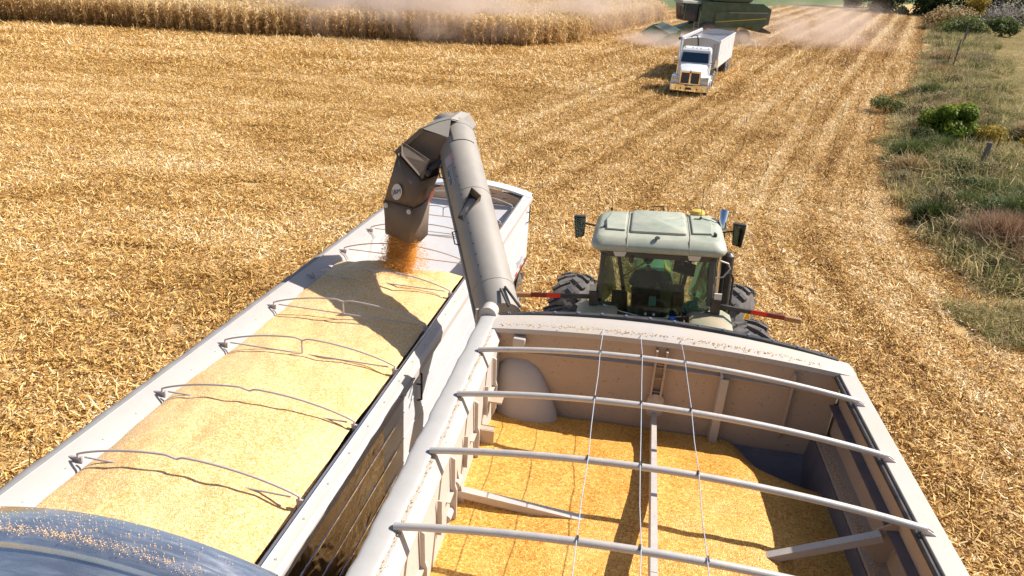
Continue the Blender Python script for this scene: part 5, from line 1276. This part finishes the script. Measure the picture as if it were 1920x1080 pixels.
m.build('hopper_bottom', 'white', T2, smooth=False)
m = MB(); m.box(-.5, .5, .2, LN-.1, .86, .97); m.tube([(-1, 5.5, .52), (1, 5.5, .52)], .08, 8); m.tube([(-1, 6.75, .52), (1, 6.75, .52)], .08, 8); m.build('chassis', 'black', T2, smooth=False)
for s in (-1, 1):
    for y in (5.5, 6.75): wheel(T2, (s*1.0, y, .52), (1, 0, 0), .52, .5, .30, 'chrome', 0, s)
    m = MB(); m.box(min(s*.75, s*1.25), max(s*.75, s*1.25), 7.38, 7.4, .3, .96); m.build('mudflap', 'white', T2, smooth=False)
    m = MB(); m.box(min(s*.9, s*1.0), max(s*.9, s*1.0), 2.75, 2.85, .12, .98); m.build('landing_leg', 'white', T2, smooth=False)

# ============================================================ combine
cx_, cy_ = 17.9, 76.3
CM = thing('combine_harvester', 'green combine harvester with a corn header, half hidden in its own dust', 'combine harvester', (cx_, cy_, gz(cx_, cy_)), rot=(.05, 0, .203)); CM.scale = (1.02, 1.02, 1.02)
m = MB(); pf = [(-.9, 1.3), (-.9, 3.9), (5.6, 4.0), (6.6, 3.5), (6.6, 2.2), (5.4, 1.35), (4.7, 1.7), (3.4, 1.7), (3.0, 1.1), (1.2, 1.1)]
m.prism([(x, -1.45, z) for x, z in pf], (0, 2.9, 0)); CBd = m.build('body', 'combine', CM, smooth=False, bev=.05)
m = MB(); m.prism([(.6, -1.56, 1.55), (6.2, -1.56, 2.30), (6.25, -1.56, 3.2), (.6, -1.56, 3.05)], (0, .10, 0)); m.build('side_panel', 'combine', CM, smooth=False, bev=.03)
m = MB(); m.prism([(.7, -1.575, 2.05), (6.15, -1.575, 2.62), (6.15, -1.575, 2.69), (.7, -1.575, 2.11)], (0, .013, 0)); m.build('side_stripe', 'yellow', CM, smooth=False)
m = MB(); m.prism([(2.0, -1.575, 2.98), (6.2, -1.575, 3.14), (6.2, -1.575, 3.20), (2.0, -1.575, 3.03)], (0, .013, 0)); m.build('panel_trim', 'rail', CM, smooth=False)
m = MB(); m.box(6.62, 6.7, -1.2, 1.2, 2.0, 3.6); m.build('rear_hood', 'rail', CM, smooth=False)
m = MB(); m.prism([(5.8, -1.1, 1.3), (7.2, -1.1, 1.2), (7.2, -1.1, 1.35), (5.8, -1.1, 1.9)], (0, 2.2, 0)); m.build('straw_spreader', 'black', CM, smooth=False)
m = MB(); m.prism([(.2, -1.3, 4.0), (4.2, -1.3, 4.0), (4.7, -1.6, 4.7), (-.3, -1.6, 4.7)], (0, 2.9, 0)); m.build('grain_tank', 'combine', CM, smooth=False)
m = MB(); m.loft([[(-2.4, -.95, 2.0), (-.95, -.95, 2.0), (-.95, .95, 2.0), (-2.4, .95, 2.0)], [(-2.7, -1.0, 3.6), (-.95, -1.0, 3.6), (-.95, 1.0, 3.6), (-2.7, 1.0, 3.6)]]); m.build('cab', 'windshield', CM, smooth=False)
m = MB(); m.loft([[(-2.95, -1.1, 3.6), (-.8, -1.1, 3.6), (-.8, 1.1, 3.6), (-2.95, 1.1, 3.6)], [(-2.8, -1.0, 3.85), (-.85, -1.0, 3.85), (-.85, 1.0, 3.85), (-2.8, 1.0, 3.85)]]); m.build('cab_roof', 'roofgreen', CM, smooth=False, bev=.05)
m = MB(); m.box(-1.0, -.9, -1.2, -1.1, 1.4, 3.4); m.box(-2.45, -2.38, -1.0, -.92, 2.0, 3.6); m.build('cab_post', 'green', CM, smooth=False)
m = MB()
for x in (-1.5, -1.0): m.tube([(x, -1.7, .6), (x, -1.5, 2.0)], .03, 6)
for i in range(6): m.tube([(-1.5, -1.7+.03*i, .7+.24*i), (-1.0, -1.7+.03*i, .7+.24*i)], .025, 6)
m.tube([(-1.0, -1.5, 2.0), (-1.0, -1.55, 3.0)], .025, 6); m.build('ladder', 'rail', CM)
m = MB(); m.tube([(-2.6, -1.0, 3.4), (-3.2, -1.6, 3.35)], .03, 6); m.box(-3.3, -3.2, -1.8, -1.45, 2.8, 3.4); m.build('mirror', 'black', CM, smooth=False)
for s in (-1, 1):
    wheel(CM, (0, s*1.55, 1.0), (0, 1, 0), 1.0, .75, .48, 'yellow', 20, s)
    wheel(CM, (4.0, s*1.45, .75), (0, 1, 0), .75, .55, .36, 'yellow', 16, s)
m = MB(); m.box(2.45, 2.9, -1.55, -1.2, .6, 1.3); m.build('fuel_tank', 'rail', CM, smooth=False, bev=.04)
m = MB(); m.loft([[(-.9, -.7, 1.0), (-.9, .7, 1.0), (-.9, .7, 1.9), (-.9, -.7, 1.9)], [(-3.3, -.6, .4), (-3.3, .6, .4), (-3.3, .6, 1.2), (-3.3, -.6, 1.2)]]); m.build('feeder_house', 'green', CM, smooth=False)
HDR = thing('corn_header', 'x', 'x', (0, 0, 0)); HDR.parent = CM; HDR.location = (-3.4, -.6, 0); HDR.rotation_euler = (0, 0, -.18)
del HDR['label']; del HDR['category']; HDR.name = 'corn_header'
m = MB(); m.box(-.9, .0, -4.4, 4.4, .45, 1.05); m.prism([(.0, -4.4, .45), (.0, -4.4, 1.45), (-.15, -4.4, 1.45), (-.9, -4.4, .9), (-.9, -4.4, .5)], (0, 8.8, 0)); m.build('header_frame', 'green', HDR, smooth=False)
for i in range(13):
    y = -4.5+.75*i; e = 1.35 if i in (0, 12) else 1.0; m = MB()
    m.loft([[(-.3, y-.30, .35), (-.3, y+.30, .35), (-.3, y+.24, .95*e), (-.3, y-.24, .95*e)], [(-1.1, y-.26, .25), (-1.1, y+.26, .25), (-1.1, y+.16, .80*e), (-1.1, y-.16, .80*e)], [(-2.3, y-.03, .12), (-2.3, y+.03, .12), (-2.3, y+.02, .22), (-2.3, y-.02, .22)]]); m.build('row_divider', 'headergreen', HDR, ang=40)

# ============================================================ fence posts
def post(x, y, h, r, lean, mat, name, label, cat='fence post', group=None):
    z = gz(x, y); m = MB(); top = Vector((lean[0]*h, lean[1]*h, h))
    m.tube([(0, 0, -.2), top*.5+Vector((.01, 0, 0)), top], [r*1.05, r, r*.93], 10)
    o = m.build(name, mat); o.location = (x, y, z); tag(o, label, cat, group); return o
post(20.0, 29.9, 1.45, .11, (.10, .0), 'wood', 'wooden_post', 'thick weathered grey wooden post leaning in the green weeds', 'fence post')
G = 'thin rusty fence stakes'
post(22.4, 32.8, 1.25, .022, (.06, 0), 'rust', 'fence_stake', 'rusty stake just right of the thick wooden post, middle of three', 'fence post', G)
post(23.4, 33.7, 1.3, .022, (.16, 0), 'rust', 'fence_stake', 'rusty leaning stake farthest right of the thick wooden post', 'fence post', G)
post(24.0, 35.9, 1.0, .03, (.12, 0), 'rust', 'fence_stake', 'short stake right behind the thick wooden post', 'fence post', G)
post(31.4, 53.9, 1.0, .03, (.35, .1), 'rust', 'fence_stake', 'single stake leaning strongly right, nearer than the far fence row', 'fence post', G)
G = 'dark posts of the far fence line'
for x, y, h, lb in ((38.5, 66.5, 1.3, 'nearest and leftmost dark post of the far fence line'), (38.9, 66.2, 2.0, 'tall thin dark post, second of the far fence line'), (43.5, 74.1, 1.1, 'third post from the near end of the far fence line'), (45.0, 76.6, 1.8, 'fourth post from the near end of the far fence line'), (50.2, 84.9, 1.9, 'fifth post from the near end of the far fence line'), (54.4, 91.7, 1.8, 'sixth post of the far fence line, beside the end post'), (57.3, 96.9, 2.3, 'tallest last post at the far end of the fence line')):
    post(x, y, h, .06 if h > 1.2 else .05, (.06, 0), 'wood', 'fence_post', lb, 'fence post', G)

# ============================================================ shrubs and trees
def leafcloud(n, centres, radii, size, seed, squash=.8):
    r = np.random.default_rng(seed); k = r.integers(0, len(centres), n); c = np.array(centres)[k]; R_ = np.array(radii)[k]
    d = r.normal(size=(n, 3)); d /= np.linalg.norm(d, axis=1)[:, None]; rad = R_*(.55+.5*r.random(n)**.6); p = c+d*rad[:, None]*np.array([1, 1, squash]); p[:, 2] = np.maximum(p[:, 2], .05)
    nn = d+r.normal(0, .6, (n, 3)); nn /= np.linalg.norm(nn, axis=1)[:, None]; a = np.cross(nn, r.normal(size=(n, 3))); a /= np.linalg.norm(a, axis=1)[:, None]; b = np.cross(nn, a)
    s = size*r.uniform(.6, 1.4, n)[:, None]
    V = np.stack([p-a*s, p+b*s*.55, p+a*s, p-b*s*.55], 1).reshape(-1, 3); F = (np.arange(n)*4)[:, None]+np.arange(4)[None]
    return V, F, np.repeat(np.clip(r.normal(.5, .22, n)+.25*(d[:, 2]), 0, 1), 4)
def foliage(name, stops): M[name] = m_tint(name, stops, .25, .6, .35, .8)
foliage('leafgreen', [(0, (.03, .06, .008)), (.5, (.10, .17, .015)), (.8, (.24, .30, .03)), (1, (.36, .36, .05))])
foliage('leafdark', [(0, (.012, .022, .006)), (.5, (.04, .065, .015)), (1, (.10, .13, .03))])
foliage('leafgold', [(0, (.16, .12, .02)), (.5, (.34, .24, .04)), (1, (.55, .38, .05))])
foliage('leaftan', [(0, (.18, .11, .04)), (.5, (.34, .23, .10)), (1, (.5, .37, .2))])
foliage('leafred', [(0, (.14, .07, .035)), (.5, (.32, .19, .11)), (1, (.50, .33, .22))])
foliage('leafgrey', [(0, (.14, .12, .10)), (.5, (.26, .23, .20)), (1, (.40, .36, .32))])
foliage('leafmid', [(0, (.04, .06, .015)), (.5, (.10, .13, .035)), (1, (.20, .22, .07))])
def shrub(x, y, rx, h, n, size, mat, label, name='shrub', cat='shrub', seed=1, grassy=False):
    r = np.random.default_rng(seed); z = gz(x, y); t = thing(name, label, cat, (x, y, z))
    if grassy:
        V, F, T = blades(n, rx*2, (h*.55, h*1.15), (size*.5, size), (0, .1), (.75, 1.5), (.1, .9), seed, roundpatch=True, up=True)
    else:
        k = 17; cs = [(r.uniform(-.6, .6)*rx, r.uniform(-.6, .6)*rx, h*r.uniform(.25, .74)) for _ in range(k)]; V, F, T = leafcloud(n, cs, [rx*r.uniform(.26, .5) for _ in range(k)], size, seed)
    me = numesh('foliage', V, F, [M[mat]], {'tint': T}); o = bpy.data.objects.new('foliage', me); COL.objects.link(o); o.parent = t
    m = MB()
    for i in range(7):
        a = r.uniform(0, 6.28); q = rx*r.uniform(.2, .6); m.tube([(0, 0, -.05), (q*.4*math.cos(a), q*.4*math.sin(a), h*.35), (q*math.cos(a), q*math.sin(a), h*.75)], [.03, .02, .008], 5)
    m.build('stem', 'bark', t)
    return t
shrub(21.9, 35.8, 1.55, 2.3, 13000, .075, 'leafgreen', 'round bright yellow-green bush standing in the fence row', 'bush', 'bush', 11)
shrub(23.2, 34.6, .75, 1.5, 2200, .05, 'leafgold', 'goldenrod clump behind the thick wooden post', 'goldenrod', 'plant', 12)
shrub(25.2, 34.2, .9, 1.1, 2200, .05, 'leafgold', 'low golden weeds right of the rusty stakes', 'weed_clump', 'plant', 22)
shrub(15.6, 21.0, 1.5, 1.2, 11000, .014, 'leafred', 'reddish plume grass clump at the right edge nearest the viewer', 'plume_grass', 'grass clump', 13, True)
shrub(15.7, 18.6, 1.3, 1.05, 8000, .014, 'leafred', 'second reddish grass clump, nearer and at the picture edge', 'plume_grass', 'grass clump', 14, True)
shrub(17.0, 29.5, 1.3, .8, 3500, .024, 'leaftan', 'dry tan grass mound at the field edge left of the thick post', 'dry_grass_clump', 'grass clump', 15, True)
shrub(18.4, 26.5, 1.5, .8, 4200, .026, 'leafmid', 'green weedy clump below the thick wooden post', 'weed_clump', 'plant', 16, True)
shrub(20.2, 33.5, 1.4, .9, 4200, .026, 'leafmid', 'green weeds in front of the round bush', 'weed_clump', 'plant', 17, True)
shrub(16.4, 24.6, 1.2, .8, 3600, .026, 'leafmid', 'low green weeds at the field edge between tan mound and reddish clump', 'weed_clump', 'plant', 23, True)
shrub(28.0, 49.5, 1.4, 1.1, 3000, .035, 'leafmid', 'dark green weed patch at the field edge beyond the round bush', 'weed_clump', 'plant', 24, True)
shrub(34.5, 60.0, 2.0, 1.1, 3600, .04, 'leaftan', 'tan dry grass patch left of the single leaning stake', 'dry_grass_clump', 'grass clump', 25, True)
shrub(40.5, 70.5, 2.2, 1.2, 3600, .05, 'leaftan', 'tan dry grass behind the nearest posts of the far fence', 'dry_grass_clump', 'grass clump', 26, True)
shrub(17.6, 23.2, 1.6, 1.2, 6000, .026, 'leafmid', 'tall dark green weeds behind the reddish plume grass', 'weed_clump', 'plant', 31, True)
shrub(14.3, 22.9, .8, .9, 2600, .024, 'leafdark', 'small dark weeds at the field edge left of the reddish plume grass', 'weed_clump', 'plant', 32, True)
shrub(17.9, 31.5, 1.3, 1.1, 4200, .026, 'leafmid', 'green weeds between tan mound and the round bush', 'weed_clump', 'plant', 33, True)
shrub(19.6, 34.6, .9, 1.2, 2200, .035, 'leafdark', 'dark low shrub at the left foot of the round bush', 'weed_clump', 'plant', 34)
shrub(22.0, 43.0, 1.2, 1.2, 2600, .05, 'leafmid', 'mid green bushy weeds at the field edge just beyond the round bush', 'weed_clump', 'plant', 35)
shrub(25.5, 41.5, 1.6, 1.3, 3600, .03, 'leaftan', 'pale dry grass behind the round bush', 'dry_grass_clump', 'grass clump', 36, True)
shrub(27.5, 37.5, 1.4, 1.2, 3600, .03, 'leaftan', 'dry brown weeds at the right edge beyond the golden weeds', 'dry_grass_clump', 'grass clump', 37, True)
shrub(19.5, 25.0, 1.5, 1.1, 4600, .026, 'leafmid', 'green weeds at the picture edge below the golden weeds', 'weed_clump', 'plant', 38, True)
shrub(18.4, 29.2, .9, 1.0, 3000, .045, 'leafmid', 'small green bush left of the foot of the thick wooden post', 'bush', 'bush', 41)
shrub(17.3, 26.6, .8, .8, 2600, .04, 'leafdark', 'dark low bush in the weeds nearer than the thick wooden post', 'bush', 'bush', 42)
shrub(16.6, 22.9, 1.0, 1.1, 3600, .04, 'leafdark', 'dark bush directly behind the reddish plume grass', 'bush', 'bush', 43)
shrub(23.6, 39.2, 1.0, 1.1, 2600, .05, 'leafmid', 'green bush just behind the bright round bush', 'bush', 'bush', 44)
shrub(68.5, 107, 2.2, 3.2, 2600, .16, 'leafmid', 'small upright green sapling right of the far fence end', 'sapling', 'shrub', 18)
shrub(60.5, 103, 3.2, 2.6, 3600, .15, 'leafmid', 'low green bush behind the far end of the fence', 'bush', 'bush', 27)
shrub(63.5, 112, 4.2, 3.6, 4200, .15, 'leaftan', 'wide tan brush pile below the dark trees', 'brush', 'shrub', 19)
shrub(78, 124, 4.8, 4.4, 5000, .15, 'leafgrey', 'grey leafless brush beside the dark trees', 'brush', 'shrub', 20)
shrub(73.5, 124, 2.2, 6.0, 2600, .16, 'leafgold', 'yellow autumn shrub between tan brush and dark trees', 'autumn_shrub', 'shrub', 21)
def tree(x, y, h, cr, mat, label, seed):
    r = np.random.default_rng(seed); z = gz(x, y); t = thing('tree', label, 'tree', (x, y, z), 0, 'dark trees at the far right corner of the field')
    m = MB(); m.tube([(0, 0, -.3), (.1, .05, h*.3), (.0, .15, h*.62)], [.28, .2, .1], 8)
    cs = []; rs = []
    for i in range(24):
        a = r.uniform(0, 6.28); q = cr*r.uniform(.15, .85); zz = h*r.uniform(.06, .9)**1.3; q *= (1.15-.5*abs(zz/h-.3)); c = (q*math.cos(a), q*math.sin(a), zz); cs.append(c); rs.append(cr*r.uniform(.28, .45))
        if i % 2: m.tube([(.03, .08, zz*.55), (c[0]*.6, c[1]*.6, zz*.85), c], [.09, .05, .02], 5)
    m.build('trunk', 'bark', t)
    V, F, T = leafcloud(9000, cs, rs, .19, seed, .85); me = numesh('crown', V, F, [M[mat]], {'tint': T}); o = bpy.data.objects.new('crown', me); COL.objects.link(o); o.parent = t
for i, (x, y, h, cr, mt, lb) in enumerate([(70.5, 147, 8.0, 3.6, 'leafdark', 'small dark tree nearest the last corn rows at the field corner'), (67.5, 160, 9, 4.2, 'leafdark', 'farthest left of the dark trees at the field corner'), (73, 153, 9.5, 4.2, 'leafdark', 'second dark tree from the left at the field corner'), (77, 145, 8.5, 4.0, 'leafdark', 'third dark tree, its shade falling on the last corn rows'),
        (82.5, 140, 9, 4.2, 'leafdark', 'dark tree just behind the yellow autumn shrub'), (87, 136, 9, 4.2, 'leafmid', 'greener tree behind the grey leafless brush'), (92, 138, 8, 3.6, 'leafgreen', 'rightmost tree, bright green, beside the pasture')]):
    tree(x, y, h, cr, mt, lb, 50+i)

# ============================================================ dust
def dust(name, loc, rad, dens, label, rz=0, col=(.86, .70, .60), seed=0, nscale=1.6, thr=.42):
    bm = bmesh.new(); bmesh.ops.create_icosphere(bm, subdivisions=3, radius=1); me = bpy.data.meshes.new(name); bm.to_mesh(me); bm.free()
    o = bpy.data.objects.new(name, me); COL.objects.link(o); o.location = loc; o.scale = rad; o.rotation_euler = (0, 0, rz)
    m = bpy.data.materials.new(name); m.use_nodes = True; n = m.node_tree; n.nodes.clear()
    out = n.nodes.new('ShaderNodeOutputMaterial'); v = n.nodes.new('ShaderNodeVolumePrincipled'); n.links.new(v.outputs[0], out.inputs['Volume'])
    v.inputs['Color'].default_value = (*col, 1); v.inputs['Anisotropy'].default_value = .1
    co = objco(n); ln = n.nodes.new('ShaderNodeVectorMath'); ln.operation = 'LENGTH'; L(n, co, ln.inputs[0])
    fall = ramp(n, ln.outputs['Value'], [(.1, (1, 1, 1)), (.95, (0, 0, 0))], 'EASE')
    mp_ = mapping(n, co, (rad[0]/6, rad[1]/6, rad[2]/4)); mp_.node.inputs['Location'].default_value = (seed*3.1, seed*1.7, seed)
    nz = ramp(n, noise(n, nscale, 4, .6, mp_, .6), [(thr, (0, 0, 0)), (thr+.25, (1, 1, 1))])
    L(n, math_(n, 'MULTIPLY', math_(n, 'MULTIPLY', fall, nz), dens), v.inputs['Density'])
    me.materials.append(m); tag(o, label, 'dust', kind='stuff')
    return o
dust('dust_cloud', (-12, 66, 5.4), (17, 9, 4.8), 1.0, 'pale dust cloud drifting over the left part of the standing corn', 0, seed=1)
dust('dust_cloud', (6, 76, 6.4), (13, 9, 4.0), .30, 'thin dust drifting over the corner of the standing corn', .5, seed=2)
dust('dust_cloud', (13.2, 70.5, 3.5), (6, 5, 1.5), .55, 'brown dust boiling up around the combine header', .2, seed=3, thr=.30)
dust('dust_cloud', (19.7, 73.3, 3.8), (8, 3.0, 1.6), .40, 'dust along the near side of the combine between its wheels', .2, seed=4, thr=.32)
dust('dust_cloud', (32, 79, 5.6), (11, 9, 4.4), .30, 'dust trailing behind the combine over the stubble', .2, seed=5)
dust('grain_dust', (-1.9, 10.6, 3.1), (1.3, 1.0, .5), .12, 'faint grain dust round the falling corn', .1, seed=6, thr=.3)
